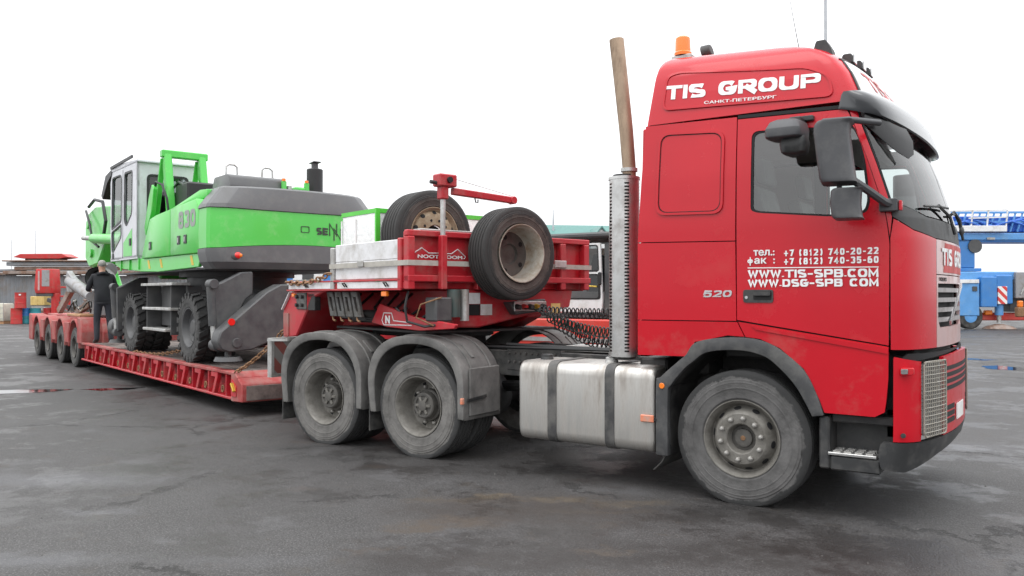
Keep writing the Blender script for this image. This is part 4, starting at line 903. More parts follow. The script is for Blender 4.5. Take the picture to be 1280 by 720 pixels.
# belly of the neck seen from the front
MB().prism([(-.66, 1.70), (1.05, 1.70), (1.0, 1.50), (.45, 1.43), (-.32, 1.30), (-.66, 1.31)], 'x', .62, 1.12).build('neck_nose', 'tred', T, .014)
MB().prism([(.02, 1.34), (.35, 1.30), (1.0, 1.28), (1.6, 1.32), (1.62, 1.36), (.9, 1.42), (.2, 1.55)], 'y', -.98, -.94).build('lower_gusset', 'tred', T, .006)
for i in range(6): MB().tube([(-.9+.28*i, -.75, 1.66), (-.85+.28*i, -.92-.03*(i % 3), 1.50), (-.7+.28*i, -.95, 1.38+.03*(i % 2)), (-.45+.28*i, -.8, 1.36), (-.3+.28*i, -.66, 1.5)], .016, 6).build('hydraulic_hose', 'hose', T)
MB().box(-.55, .1, -.92, -.70, 1.33, 1.47).build('valve_chest', 'blackmetal', T, .02)
lettering('lettering', 'N', 'white', T, lambda a, b, k=0: (.33+.10*a, -.985-k, 1.335+.09*b), .1)
MB().tube([(.26, -.984, 1.37), (.30, -.984, 1.45), (.46, -.984, 1.45), (.50, -.984, 1.37), (.85, -.984, 1.355)], .006, 4).tube([(.26, -.984, 1.37), (.30, -.984, 1.32), (.85, -.984, 1.33)], .006, 4).build('emblem_outline', 'white', T)
# four wheel chock plates hanging below the platform
for i in range(4):
    x = -.72+.19*i
    MB().frame([(x, 1.68), (x+.15, 1.68), (x+.25, 1.40), (x+.10, 1.40)], [(x+.06, 1.62), (x+.12, 1.62), (x+.18, 1.46), (x+.13, 1.46)], 'y', -1.15, -1.11).build('loading_hook_plate', 'hookplate', T, .005)
    MB().tube([(x+.12, -1.13, 1.41), (x+.14, -1.13, 1.36), (x+.19, -1.13, 1.35)], .012, 6).build('hook', 'chainrust', T)
# control gear: valve boxes, hoses, lamps
cb = MB().box(-1.38, -1.12, -1.22, -1.14, 1.47, 1.67).build('valve_block', 'hookplate', T, .008)
for i in range(2):
    for j in range(2): MB().cyl((-1.33+.14*i, -1.22, 1.52+.10*j), (-1.33+.14*i, -1.255, 1.52+.10*j), .022, n=8).build('valve_knob', 'blackmetal', cb)
box('lamp_box', 'blackmetal', T, -1.10, -.92, -1.2, -1.12, 1.46, 1.66)
MB().box(-1.45, -1.38, -1.25, -1.22, 1.62, 1.66).build('side_marker', 'amber', T, .004)
MB().box(.70, .80, -1.255, -1.22, 1.63, 1.68).build('side_marker', 'amber', T, .004)
box('hydraulic_unit', 'edark', T, 1.12, 1.32, -1.0, -.80, 1.38, 1.62, .015)
MB().cyl((1.23, -.72, 1.42), (1.23, -.72, 1.70), .07, n=14).build('filter_bottle', 'bottle', T)
MB().cyl((1.25, -.60, 1.38), (1.25, -.60, 1.70), .045, n=12).build('filter_bottle', 'galv', T)
MB().tube([(1.05, -1.15, 1.68), (1.07, -1.2, 1.52), (1.08, -1.18, 1.38), (1.2, -1.05, 1.33), (1.35, -.9, 1.36)], .014, 6).build('hydraulic_hose', 'hose', T)
MB().tube([(1.35, -.95, 1.62), (1.2, -1.1, 1.55), (1.15, -1.12, 1.42), (1.28, -1.0, 1.34)], .009, 6).build('orange_cable', 'chainrust', T)
# checker reflector plates and lower front bumper of the neck
for y0, z0, mt in ((-.46, 1.55, 'boards'), (-.46, 1.43, 'seam'), (-.30, 1.43, 'boards'), (.20, 1.47, 'boards')):
    MB().box(1.121, 1.13, y0, y0+.15, z0, z0+.115).build('reflector_plate', mt, T)
MB().prism([(-.02, 1.565), (.50, 1.60), (.52, 1.47), (.08, 1.43)], 'x', 1.14, 1.26).build('coupling_console', 'edark', T, .01)
MB().box(1.26, 1.275, .04, .50, 1.47, 1.575).build('coupling_plate', 'galv', T, .004)
for i in range(5): MB().cyl((1.275, .07+.09*i, 1.52), (1.335, .07+.09*i, 1.51), .03, .026, 10).build('coupling', ('blackmetal', 'drumred', 'blackmetal', 'gold', 'blackmetal')[i], T)
MB().box(1.277, 1.28, .56, .70, 1.44, 1.55).build('type_plate', 'yellowbox', T)
# headboard: red frame with ribs
hb = MB().box(1.09, 1.125, -1.235, 1.235, 1.775, 2.27).build('headboard', 'tred', T, .006)
for z0, z1, d in ((2.225, 2.285, .07), (1.775, 1.84, .09)):
    MB().box(1.126, 1.125+d, -1.25, 1.25, z0, z1).build('headboard_rail', 'tred', hb, .008)
for y in (-1.25, .45, .78, 1.15):
    MB().box(1.126, 1.21, y, y+.08, 1.70, 2.222).build('headboard_rib', 'tred', hb, .008)
MB().box(1.126, 1.20, -.40, -.32, 1.70, 2.222).build('headboard_rib', 'tred', hb, .008)
MB().box(1.02, 1.088, -1.262, -1.18, 1.70, 2.21).build('corner_post', 'tred', hb, .01)
MB().box(1.02, 1.088, 1.18, 1.262, 1.70, 2.21).build('corner_post', 'tred', hb, .01)
MB().box(.98, 1.12, -1.05, .6, 2.287, 2.31).build('top_board', 'galv', hb, .006)
lettering('lettering', 'NOOTEBOOM', 'white', hb, lambda a, b, k=0: (1.1275+k, -1.09+.55*a, 2.012+.036*b), .06)
MB().tube([(1.1275, y, z) for y, z in ((-1.14, 2.055), (-1.04, 2.115), (-.96, 2.065), (-.86, 2.065), (-.76, 2.065), (-.68, 2.065), (-.60, 2.115), (-.50, 2.04), (-.52, 2.015))], .006, 4).build('logo_outline', 'white', hb)
# davit crane for the spare wheels
dv = MB().box(1.215, 1.285, -.905, -.835, 1.70, 2.24).build('davit_post', 'tred', T, .008)
MB().cyl((1.25, -.87, 2.2), (1.25, -.87, 2.62), .026, n=14).build('davit_tube', 'galv', dv)
MB().box(1.205, 1.295, -.915, -.825, 2.60, 2.74).build('davit_sleeve', 'tred', dv, .01)
hd_ = MB().box(1.18, 1.32, -.95, -.74, 2.725, 2.85).build('davit_head', 'tred', dv, .012)
MB().cyl((1.32, -.84, 2.79), (1.345, -.84, 2.79), .03, n=14).build('winch_shaft', 'seam', hd_)
MB().cyl((1.25, -.95, 2.76), (1.25, -1.02, 2.765), .02, n=8).build('crank_stub', 'blackmetal', hd_)
MB().bar((1.25, -.76, 2.69), (1.25, .02, 2.655), .06, .07).build('davit_arm', 'tred', dv, .008)
MB().cyl((1.21, .03, 2.655), (1.29, .03, 2.655), .042, n=16).build('sheave', 'tred', dv, .004)
MB().tube([(1.25, -.75, 2.82), (1.25, .03, 2.70), (1.25, .06, 2.63)], .004, 5).build('winch_cable', 'galv', dv)
MB().tube([(1.25, -.47, 2.64), (1.25, -.46, 2.60), (1.25, -.43, 2.60), (1.25, -.43, 2.63)], .007, 6).build('arm_hook', 'blackmetal', dv)
MB().cyl((1.0, .55, 2.35), (1.08, .55, 2.37), .06, .07, 14).cyl((1.04, .55, 2.29), (1.04, .55, 2.36), .015, n=6).build('work_lamp', 'galv', T)
# --- deck bed
ZB, ZT = .20, .575
BX0, BX1 = -12.1, -3.15
for k in range(10):
    w = 2.44/10; y = -1.22+k*w
    MB().box(BX0+.02, BX1-.1, y+.006, y+w-.006, ZT-.06, ZT-.005+.004*((k*7) % 3)).build('deck_plank', 'deck', T, .006)
box('bed_floor', 'blackmetal', T, BX0, BX1, -1.1, 1.1, ZB+.02, ZT-.075)
for sg in (-1, 1):
    a, b = sorted((sg*1.225, sg*1.36))
    MB().box(BX0, BX1, a, b, ZT-.035, ZT+.01).build('bed_top_rail', 'tred_dusty', T, .008)
    MB().box(BX0, BX1, a, b, ZB, ZB+.035).build('bed_bottom_rail', 'tred', T, .008)
    MB().box(BX0, BX1, *sorted((sg*1.20, sg*1.235)), ZB+.03, ZT-.03).build('bed_web', 'tred', T)
    n = 13
    for i in range(n):
        x = BX0+.3+(BX1-BX0-.5)*i/(n-1)
        MB().box(x-.012, x+.012, *sorted((sg*1.236, sg*1.352)), ZB+.036, ZT-.036).build('stiffener', 'tred', T)
        if i < n-1:
            MB().prism([(x+.10, ZT-.036), (x+.36, ZT-.036), (x+.36, ZT-.10), (x+.22, ZB+.036), (x+.14, ZB+.036), (x+.26, ZT-.11), (x+.10, ZT-.11)], 'y', *sorted((sg*1.29, sg*1.35))).build('outrigger_bracket', 'tred', T, .006)
            if sg < 0:
                if i % 3 == 0 or i in (4, 8): MB().box(x+.42, x+.62, -1.245, -1.236, ZB+.17, ZB+.25).build('reflective_strip', 'boards', T)
                MB().tube([(x+.44+.04*cos(a_), -1.30, ZB+.11+.045*sin(a_)) for a_ in [2*pi*j/10 for j in range(11)]], .012, 5).build('lashing_ring', 'chainrust', T)
    nose = MB()
nz = MB().prism([(BX1+.002, ZB-.02), (BX1+.002, ZT+.012), (BX1+.12, ZT+.015), (BX1+.34, .47), (BX1+.40, .44), (BX1+.40, ZB)], 'y', -1.36, 1.36).build('bed_nose', 'tred_dusty', T, .012)
MB().box(BX1+.403, BX1+.412, -1.30, 1.30, ZB+.02, .42).build('nose_plate', 'deck', T, .004)
for x in (BX1+.12, BX1+.24): MB().bar((x, -1.36, .567-(x-BX1-.12)*.45), (x, 1.36, .567-(x-BX1-.12)*.45), .02, .02).build('nose_tread', 'tred_dusty', nz)
MB().prism(rp([(BX1+.04, .26), (BX1+.22, .26), (BX1+.22, .40), (BX1+.04, .50)], .03), 'y', -1.372, -1.361).build('nose_cheek', 'tred', T)
MB().bar((BX1+.10, -1.385, .44), (BX1+.2, -1.385, .33), .03, .05, (0,1,0)).build('lock_handle', 'gold', T, .006)
# --- rear bogie
RX = [-12.87, -14.37, -15.9, -17.4]
tw = drive_wheel(.45, .235, .27, .44, 'tyre_trailer', 'rim_dark', .30, .78, True)
for i, x in enumerate(RX):
    for sg in (-1, 1):
        w_ = tw if (i == 0 and sg < 0) else copy_tree(tw); put(w_, T, (x, sg*1.22, .44), sg > 0)
    MB().cyl((x, -1.0, .44), (x, 1.0, .44), .07, n=12).build('axle', 'blackmetal', T)
box('bogie_deck', 'tred_dusty', T, -18.5, -12.25, -.90, .90, 1.0, 1.12, .015)
box('bogie_spine', 'blackmetal', T, -18.4, -12.2, -.45, .45, .55, 1.0)
MB().prism([(-12.3, .55), (-11.95, .55), (-11.9, .80), (-12.15, 1.10), (-12.3, 1.12)], 'y', -.95, .95).build('bogie_front', 'tred_dusty', T, .012)
for sg in (-1, 1):
    a, b = sorted((sg*.90, sg*1.37))
    MB().prism([(-12.52, .55), (-12.10, .55), (-12.05, .82), (-12.2, 1.12), (-12.52, 1.14)], 'y', a, b).build('bogie_shoulder', 'tred_dusty', T, .02)
    for i, x in enumerate(RX):
        arc = [(x+.56*cos(t), .44+.66*sin(t)) for t in [radians(q) for q in range(0, 181, 12)]]
        MB().rings([[(px, sg*.88, pz), (px, sg*1.37, pz), (x+(px-x)*.93, sg*1.37, .44+(pz-.44)*.93), (x+(px-x)*.93, sg*.88, .44+(pz-.44)*.93)] for px, pz in arc]).build('mudguard', 'tred_dusty', T, .008, sharp=45)
        if i < 3:
            x2 = RX[i+1]
            MB().prism([(x-.565, .52), (x-.57, .8), (x-.48, 1.0), (x2+.48, 1.0), (x2+.57, .8), (x2+.565, .52)], 'y', *sorted((sg*1.30, sg*1.362))).build('bogie_skirt', 'tred_dusty', T, .012)
    MB().prism([(-18.0, .40), (-17.97, .9), (-18.1, 1.1), (-18.55, 1.12), (-18.55, .40)], 'y', *sorted((sg*1.0, sg*1.36))).build('tail_panel', 'tred_dusty', T, .015)
    MB().box(-18.57, -18.553, *sorted((sg*1.05, sg*1.30)), .55, .95).build('tail_lamp', 'redlens', T)
# ================================================================ things carried on the neck
def spare(loc, rim, label):
    s_ = thing('spare_wheel', label, 'spare wheel', TW(*loc), PHI+radians(90))
    return s_
def spare_wheel(loc, mat_rim, label, tilt=0, convex=False, w=.36):
    s_ = thing('spare_wheel', label, 'spare wheel', TW(*loc), PHI+radians(90)+tilt)
    place_child('tyre', tyre_mesh('tyre', .485, .29, w, grooves=5), 'tyre_spare', s_)
    if convex:
        rim = MB().lathe([(.15, .30), (.10, .275), (-.10, .278), (-.155, .304), (-.165, .306), (-.165, .297), (-.14, .278), (-.125, .262), (-.15, .245), (-.165, .215), (-.168, .115), (-.15, .105)], n=44)
    else:
        rim = MB().lathe([(.15, .30), (.10, .275), (-.05, .275), (-.15, .29), (-.165, .306), (-.165, .297), (-.135, .272), (-.03, .255), (.04, .25), (.055, .24), (.06, .115), (.07, .105)], n=44)
    r_ = place_child('rim', rim.mesh(name='rim'), mat_rim, s_)
    yy = -.168 if convex else .057
    for i in range(10):
        a = 2*pi*i/10
        c = None if not convex else place_child('bolt_hole', MB().lathe([(0, .015), (-.003, .013)], n=10, ca=True, cb=True).mesh(name='bolt_hole'), 'seam', r_, (.165*cos(a), yy-.001, .165*sin(a)))
    if not convex:
        place_child('wheel_disc', MB().lathe([(.052, .236), (.054, .20), (.05, .13), (.045, .11), (.075, .10), (.08, .001)], n=36).mesh(name='wheel_disc'), 'rim_dark', r_)
        for i in range(5):
            a = 2*pi*(i+.5)/5
            place_child('hand_hole', _hole, 'rustysteel', r_, (.185*cos(a), yy-.012, .185*sin(a)))
    else:
        for i in range(10):
            a = 2*pi*(i+.5)/10; c = place_child('hand_hole', _hole, 'seam', r_, (.247*cos(a), -.147, .247*sin(a)))
            c.rotation_euler = (Matrix.Rotation(-a, 3, 'Y') @ Matrix.Rotation(radians(40), 3, 'Z')).to_euler()
        place_child('centre_bore', MB().lathe([(-.12, .108), (-.118, .001)], n=20).mesh(name='centre_bore'), 'seam', r_)
    return s_
spare_wheel((1.37, -.07, 2.075), 'rim_spare', 'spare truck wheel hung outside the red headboard', w=.31)
spare_wheel((.58, -.62, 2.278), 'rim_rust', 'spare truck wheel with rusty beige rim standing behind the headboard', 0, True)
MB().box(.30, .86, -.9, -.35, 1.776, 1.792).build('anti_slip_mat', 'blackmetal', T)
st_ = MB()
ym = -1.268
st_.rings([[(x, y, 1.935), (x, y, 1.987), (x-.004*nx, y-.004*ny, 1.987), (x-.004*nx, y-.004*ny, 1.935)] for x, y, nx, ny in ((-.42, ym, 0, -1), (.3, ym-.003, 0, -1), (1.06, ym, 0, -1), (1.10, -1.27, 0, -1), (1.218, -1.258, 1, -1), (1.222, -.9, 1, 0), (1.222, -.3, 1, 0), (1.222, .6, 1, 0), (1.222, 1.2, 1, 0), (1.21, 1.262, 1, 1), (1.0, 1.27, 0, 1))])
stp_ = st_.build('lashing_strap', 'strap'); stp_.location = KP; stp_.rotation_euler = (0, 0, PHI)
tag(stp_, 'grey webbing strap tied round the white side boards and red headboard', 'strap')
bk = MB().box(.26, .38, ym-.02, ym-.006, 1.94, 2.005).build('strap_buckle', 'galv', stp_, .004)
MB().box(1.225, 1.24, .66, .84, 1.95, 2.03).build('ratchet', 'galv', stp_, .005)
# wrapped pack with green tape
pk = thing('wrapped_crate', 'plastic wrapped crate bound with green tape on the gooseneck', 'crate', TW(0, 0, 0), PHI)
MB().box(-.62, .16, -1.0, 1.0, 1.78, 2.585).build('plastic_wrap', 'wrap', pk, .02, 2)
for y in (-1.003, .985): MB().box(-.625, .165, y-.004, y+.022, 2.545, 2.592).build('tape', 'green_tape', pk)
MB().box(.145, .172, -1.008, -.955, 1.79, 2.595).build('tape', 'green_tape', pk); MB().box(.145, .172, .93, 1.008, 1.79, 2.595).build('tape', 'green_tape', pk)
MB().box(.1605, .171, -.953, .928, 2.545, 2.594).build('tape', 'green_tape', pk)
for x in (-.64, -.30): MB().box(x, x+.03, -1.006, -1.0, 1.8, 2.5).build('batten', 'whitepaint', pk)
# ---- air lines between cab and neck (part of the tractor)
def tw_(x, y, z): return tuple(TW(x, y, z))
for i, (p, q, n, r, m) in enumerate((((-.95, -.28, 1.52), tw_(1.34, .12, 1.50), 27, .048, 'hose'), ((-.95, -.12, 1.35), tw_(1.34, .22, 1.50), 30, .052, 'greenhose'), ((-.95, .05, 1.30), tw_(1.34, .32, 1.50), 26, .055, 'hose'), ((-.95, .2, 1.22), tw_(1.34, .42, 1.50), 24, .05, 'hose'))):
    MB().tube(coil(p, q, n, r, (.05, .16, .28, .22)[i]), .0075, 5).build('coiled_air_line', m, truck)
# ---- tie down chain from the bed to the column
def chain(name, p, q, label, sag=.06, pitch=.085, r=.011, mat='chainrust'):
    p = Vector(p); q = Vector(q); d = q-p; n = int(d.length/pitch); root = thing(name, label, 'chain', p, 0)
    lk = MB().tube([(.052*cos(a)*(1.0), .026*sin(a), 0) for a in [2*pi*j/12 for j in range(13)]], r, 5).mesh(name='chain_link')
    e = d.to_track_quat('X', 'Z')
    for i in range(n+1):
        t = i/n; o = link('chain_link', lk, mat, root); o.location = d*t+Vector((0, 0, -sag*4*t*(1-t)))
        o.rotation_euler = (e.to_matrix() @ Matrix.Rotation(radians(90)*(i % 2)+random.uniform(-.3, .3), 3, 'X')).to_euler()
    return root
chain('tie_down_chain', TW(-3.0, -1.33, .60), TW(-1.83, -1.1, 1.28), 'rusty lashing chain from bed nose up to the gooseneck column')
chain('tie_down_chain', TW(-8.1, -1.30, .60), TW(-5.9, -.95, .80), 'rusty lashing chain lying along the bed between the excavator wheels', .09)
chain('tie_down_chain', TW(-1.5, -1.27, 1.80), TW(-.42, -1.27, 1.88), 'rusty lashing chain on the white reflective neck edge', .05)
# ================================================================ wheeled material handler on the bed (same heading as the trailer, its tail to the front)
exc = thing('wheeled_excavator', 'green and grey wheeled excavator parked on the trailer bed', 'excavator', TW(0, 0, 0), PHI)
E_ = exc; DZ = .585
EW = [-5.12, -8.40]
def exc_wheel():
    me = MB().lathe([(.12, .31), (.05, .27), (-.06, .27), (-.12, .31), (-.135, .315), (-.135, .30), (-.10, .275), (-.045, .25), (-.05, .225), (-.03, .20), (-.02, .14), (-.06, .13), (-.075, .11), (-.08, .001)], n=36).mesh(name='rim')
    w = link('wheel', me, 'edark'); tm = tyre_mesh('tyre', .52, .30, .29, n=48, grooves=0, flat=None, lugs=22)
    place_child('tyre', tm, 'tyre_excavator', w); place_child('inner_tyre', tm, 'tyre_excavator', w, (0, .33, 0)); return w
ew = exc_wheel()
for i, x in enumerate(EW):
    for sg in (-1, 1): put(ew if (i == 0 and sg < 0) else copy_tree(ew), E_, (x, sg*1.16, DZ+.545), sg > 0)
    MB().cyl((x, -.95, DZ+.545), (x, .95, DZ+.545), .11, n=14).build('axle', 'edark', E_)
uf = MB().prism([(-9.3, 1.15), (-9.3, 1.55), (-8.9, 1.72), (-4.4, 1.72), (-3.9, 1.55), (-3.9, 1.15), (-4.6, 1.0), (-8.8, 1.0)], 'y', -.62, .62).build('undercarriage', 'edark', E_, .03)
box('axle_guard', 'edark', E_, -7.5, -5.8, -.9, .9, 1.02, 1.5, .02)
MB().lathe([(1.72, .95), (1.80, .95), (1.80, .85), (1.95, .85), (1.95, .98), (2.03, .98), (2.03, .3)], (-6.45, 0, 0), 'z', 40).build('slewing_ring', 'edark', E_)
# steps and tool box
tb = MB().box(-7.35, -5.95, -1.05, -.65, 1.10, 1.80).build('tool_box', 'egrey', E_, .015)
MB().box(-6.55, -6.05, -1.062, -1.05, 1.36, 1.74).build('tool_box_door', 'ecab', tb, .006)
for z, xa, xb in ((1.80, -7.5, -5.75), (1.385, -7.42, -5.82), (1.03, -7.38, -6.08)):
    MB().box(xa, xb, -1.36, -1.06, z, z+.045).build('step', 'galv', E_, .006)
for x in (-7.35, -6.0): MB().box(x, x+.03, -1.30, -1.06, .98, 1.80).build('step_bracket', 'edark', E_)
MB().prism([(-6.1, .98), (-5.85, .98), (-5.75, 1.2), (-6.0, 1.2)], 'y', -.95, -.85).build('tie_down_lug', 'green', E_, .01)
# outriggers at both ends
def outrigger_set(x0, x1, sgn):
    for sg in (-1, 1):
        poly = [(sg*y*.95, z) for y, z in ((-1.46, 1.12), (-1.50, .98), (-1.44, .87), (-1.33, .83), (-.98, .85), (-.30, 1.10), (-.02, 1.14), (-.02, 1.80), (-.52, 1.80), (-.74, 1.69))]
        a = MB().prism(poly, 'x', x0, x1).build('outrigger_arm', 'edark', E_, .02)
        xf_ = x1 if sgn > 0 else x0
        MB().cyl((xf_-.002, sg*1.23, 1.26), (xf_+.014*sgn, sg*1.23, 1.26), .05, n=18).build('reflector', 'redlens', a)
        MB().cyl((xf_-.002, sg*1.15, .96), (xf_+.02*sgn, sg*1.15, .96), .07, n=18).build('pivot_pin', 'edark', a, .006)
        # cylinder guard: tall tapered plate with the ram in front of it
        xo = x0-.02 if sgn > 0 else x1+.02
        g0, g1 = sorted((xo-.16*sgn, xo-.02*sgn))
        gp = MB().prism([(sg*y*.90, z) for y, z in ((-1.52, 1.78), (-1.38, 1.83), (-1.06, 1.98), (-.86, 1.99), (-.86, 1.66), (-.98, 1.58), (-1.18, 1.25), (-1.37, .96), (-1.50, .92))], 'x', g0, g1).build('ram_guard', 'edark', E_, .02)
        xm = (x0+x1)/2
        MB().cyl((xo-.06*sgn, sg*1.39, 1.76), (xo-.06*sgn, sg*1.355, 1.20), .062, n=14).build('ram_body', 'edark', gp)
        MB().cyl((xo-.06*sgn, sg*1.355, 1.2), (xo-.06*sgn, sg*1.335, .90), .04, n=12).build('ram_rod', 'galv', gp)
        MB().cyl((xo-.14*sgn, sg*1.38, 1.80), (xo+.06*sgn, sg*1.38, 1.80), .07, n=16).build('ram_eye', 'edark', gp, .006)
        MB().cyl((xo-.14*sgn, sg*1.31, .92), (xo+.06*sgn, sg*1.31, .92), .09, n=16).build('ram_foot', 'edark', gp, .006)
        pd = MB().cyl((xm, sg*1.22, .70), (xm, sg*1.22, .76), .20, .17, 20).build('foot_pad', 'edark', a)
        MB().cyl((xm, sg*1.22, .75), (xm, sg*1.22, .87), .05, n=10).build('pad_joint', 'edark', pd)
outrigger_set(-3.78, -3.48, 1); outrigger_set(-9.62, -9.32, -1)
MB().prism([(.10, 1.20), (.10, 1.76), (.24, 1.76), (.24, 1.2)], 'x', -3.47, -3.44).build('hitch_plate', 'edark', E_)
MB().box(-3.46, -3.40, -.36, -.12, 1.74, 1.80).build('tie_down_lug', 'green', E_, .02)
# --- upper structure: chassis skirt, side panels
MB().prism([(-9.3, -1.30), (-4.55, -1.30), (-4.3, -1.15), (-4.3, 1.15), (-4.55, 1.30), (-9.3, 1.30)], 'z', 2.03, 2.06).build('upper_floor', 'edark', E_)
sk = MB().prism([(-9.35, 2.23), (-9.35, 2.40), (-7.45, 2.285), (-4.42, 2.275), (-4.55, 2.065), (-6.6, 2.035), (-7.6, 2.06), (-9.0, 2.15)], 'y', -1.335, -1.28).build('skirt', 'green', E_, .01)
MB().prism([(-9.35, 2.23), (-9.35, 2.40), (-4.42, 2.275), (-4.55, 2.065), (-7.6, 2.06)], 'y', 1.28, 1.335).build('skirt', 'green', E_, .01)
for x in (-8.9, -8.3, -7.7): MB().box(x, x+.04, -1.36, -1.336, 2.10, 2.36).build('skirt_rib', 'green', E_)
for x in (-7.1, -6.4, -4.85): MB().prism([(x, 2.10), (x+.10, 2.10), (x+.02, 2.25), (x-.08, 2.25)], 'y', -1.339, -1.336).build('warning_mark', 'yellow', E_)
def tail_half(x): return 1.36
sp1 = MB().prism([(-7.42, 2.29), (-5.80, 2.28), (-5.80, 3.04), (-6.55, 3.0), (-6.93, 2.96), (-7.2, 2.62)], 'y', -1.375, 1.0).build('engine_panel', 'green', E_, .02, 2)
sp2 = MB().prism([(-5.785, 2.28), (-4.42, 2.275), (-4.42, 2.95), (-4.55, 3.10), (-5.785, 3.045)], 'y', -1.375, 1.375).build('engine_panel', 'green', E_, .02, 2)
MB().prism([(-6.9, 2.98), (-5.9, 3.07), (-4.42, 3.12), (-4.42, 3.24), (-4.75, 3.26), (-6.3, 3.06)], 'y', -1.25, 1.25).build('hood', 'green', E_, .03, 2)
for x, z in ((-6.95, 2.42), (-5.42, 2.44), (-5.10, 2.44)):
    l_ = MB().box(x, x+.14, -1.385, -1.374, z, z+.14).build('door_latch', 'eblack', E_, .006); MB().box(x+.03, x+.07, -1.389, -1.384, z+.03, z+.11).build('latch_lever', 'galv', l_)
block_text('lettering', '830', 'decal_grey', sp2, .80, .26, .055, lambda x, y, k: (-5.36+x, -1.379-k, 2.69+y), .3, .075)
# tail / counterweight: horizontal rings following a bowed outline
def tail_ring(zf, inset=0, xe=-4.44):
    iy = inset[1] if isinstance(inset, tuple) else inset; inset = inset[0] if isinstance(inset, tuple) else inset
    H = 1.385-iy; half = [(-4.10-inset*.3, H), (-4.02-inset*.6, H-.03), (-3.90-inset, H-.17), (-3.87-inset, H-.22)]
    pts = [(x, -y) for x, y in half]
    for i in range(1, 16):
        t = -1+2*i/16; pts.append((-3.73-inset-.13*t*t, t*(H-.22)))
    pts += [(x, y) for x, y in reversed(half)]
    pts = [(xe, -H)]+pts+[(xe, H)]
    return [(x, y, zf(y/1.385)) for x, y in pts]
def band(name, mat, levels): return MB().rings([tail_ring(z, i) for z, i in levels]).build(name, mat, E_, sharp=13)
zlow = lambda t: 2.335+.07*(1-(abs(t-.1))**2)*1.0 if abs(t-.1) < 1 else 2.335
zup = lambda t: 2.93-.03*(1-t*t)
band('counterweight', 'egrey', [(lambda t: 2.015, (.16, .20)), (lambda t: 2.03, (.07, .11)), (lambda t: 2.13, (.0, .03)), (lambda t: 2.26, .0), (lambda t: zlow(t)-.006, 0)])
gb = band('tail_band', 'green', [(lambda t: zlow(t)+.002, .014), (lambda t: 2.55, .010), (lambda t: 2.8, .014), (lambda t: zup(t)-.002, .018)])
band('tail_cover', 'egrey', [(lambda t: zup(t)+.006, .0), (lambda t: 2.99, (.004, .02)), (lambda t: 3.235, (.05, .21)), (lambda t: 3.262, (.085, .25)), (lambda t: 3.268, (.30, .45))])
def on_tail(y, off=.0):
    t = y/1.165; return -3.73-.13*t*t+off
for yl in (-1.0, 1.0):
    lr = MB().ball((on_tail(yl)-.035, yl, 2.215), .06, 14, 8, (.7, 1.7, 1.3)).build('lamp_recess', 'edark', E_); MB().ball((on_tail(yl)-.01, yl, 2.225), .045, 12, 8, (.7, 1.3, 1.1)).build('tail_lamp', 'redlens', lr)
    MB().ball((on_tail(yl)+.005, yl+.03, 2.225), .03, 10, 6, (.7, 1, 1)).build('indicator_lamp', 'amber', lr)
def tail_text(y0, y1, z0, z1):
    return lambda a, b, k=0: (on_tail(y0+(y1-y0)*a, -.006)+k, y0+(y1-y0)*a, z0+(z1-z0)*b)
def tail_block(tx_, y0, w, z0, h, t_, sh=0): return block_text('lettering', tx_, 'decal_dark', gb, w, h, t_, lambda x, y, k: (on_tail(y0+x+sh*y, -.004)+k, y0+x+sh*y, z0+y), .3)
tail_block('SE', .20, .20, 2.58, .11, .026); tail_block('N', .42, .15, 2.57, .20, .022); tail_block('N', .50, .15, 2.50, .20, .022); tail_block('EBOGEN', .67, .52, 2.58, .11, .026)
MB().frame(rp([(.0-.06, 2.60), (.0+.08, 2.60), (.0+.08, 2.70), (-.06, 2.70)], .02), rp([(-.05, 2.61), (.07, 2.61), (.07, 2.69), (-.05, 2.69)], .02), 'x', on_tail(0)-.02, on_tail(0)-.004).build('lock_frame', 'decal_dark', gb)
# things on the hood
hc = MB().prism(rp([(-4.95, 3.26), (-4.15, 3.26), (-4.18, 3.45), (-4.30, 3.48), (-4.85, 3.48)], .05), 'y', -1.0, -.10).build('engine_cover', 'egrey', E_, .02, 2)
for y in (-.85, -.28):
    MB().tube([(-4.5, y-.09, 3.47), (-4.5, y-.085, 3.62), (-4.5, y-.04, 3.655), (-4.5, y+.04, 3.655), (-4.5, y+.085, 3.62), (-4.5, y+.09, 3.47)], .016, 6).build('grab_handle', 'galv', hc)
box('air_filter', 'eblack', E_, -6.0, -5.0, -.95, -.45, 3.10, 3.36, .06)
st2 = MB().cyl((-4.32, .45, 3.22), (-4.32, .45, 3.69), .13, n=24).build('exhaust_stack', 'eblack', E_, .012)
MB().cyl((-4.32, .45, 3.69), (-4.32, .45, 3.78), .055, n=14).bar((-4.40, .45, 3.785), (-4.22, .45, 3.80), .13, .014).build('rain_cap', 'edark', st2)
for y in (-.20, .18): MB().box(-4.15, -4.10, y, y+.07, 3.25, 3.42).build('handrail_foot', 'green', E_, .005); MB().cyl((-4.12, y+.03, 3.42), (-4.12, y+.03, 3.46), .03, n=10).build('warning_lamp', 'amber', E_)
MB().box(-4.2, -4.05, -.02, .16, 3.262, 3.34).build('rear_camera', 'green', E_, .02)
MB().box(-4.3, -4.1, -.10, -.04, 3.262, 3.36).build('louvre_box', 'galv', E_, .01)
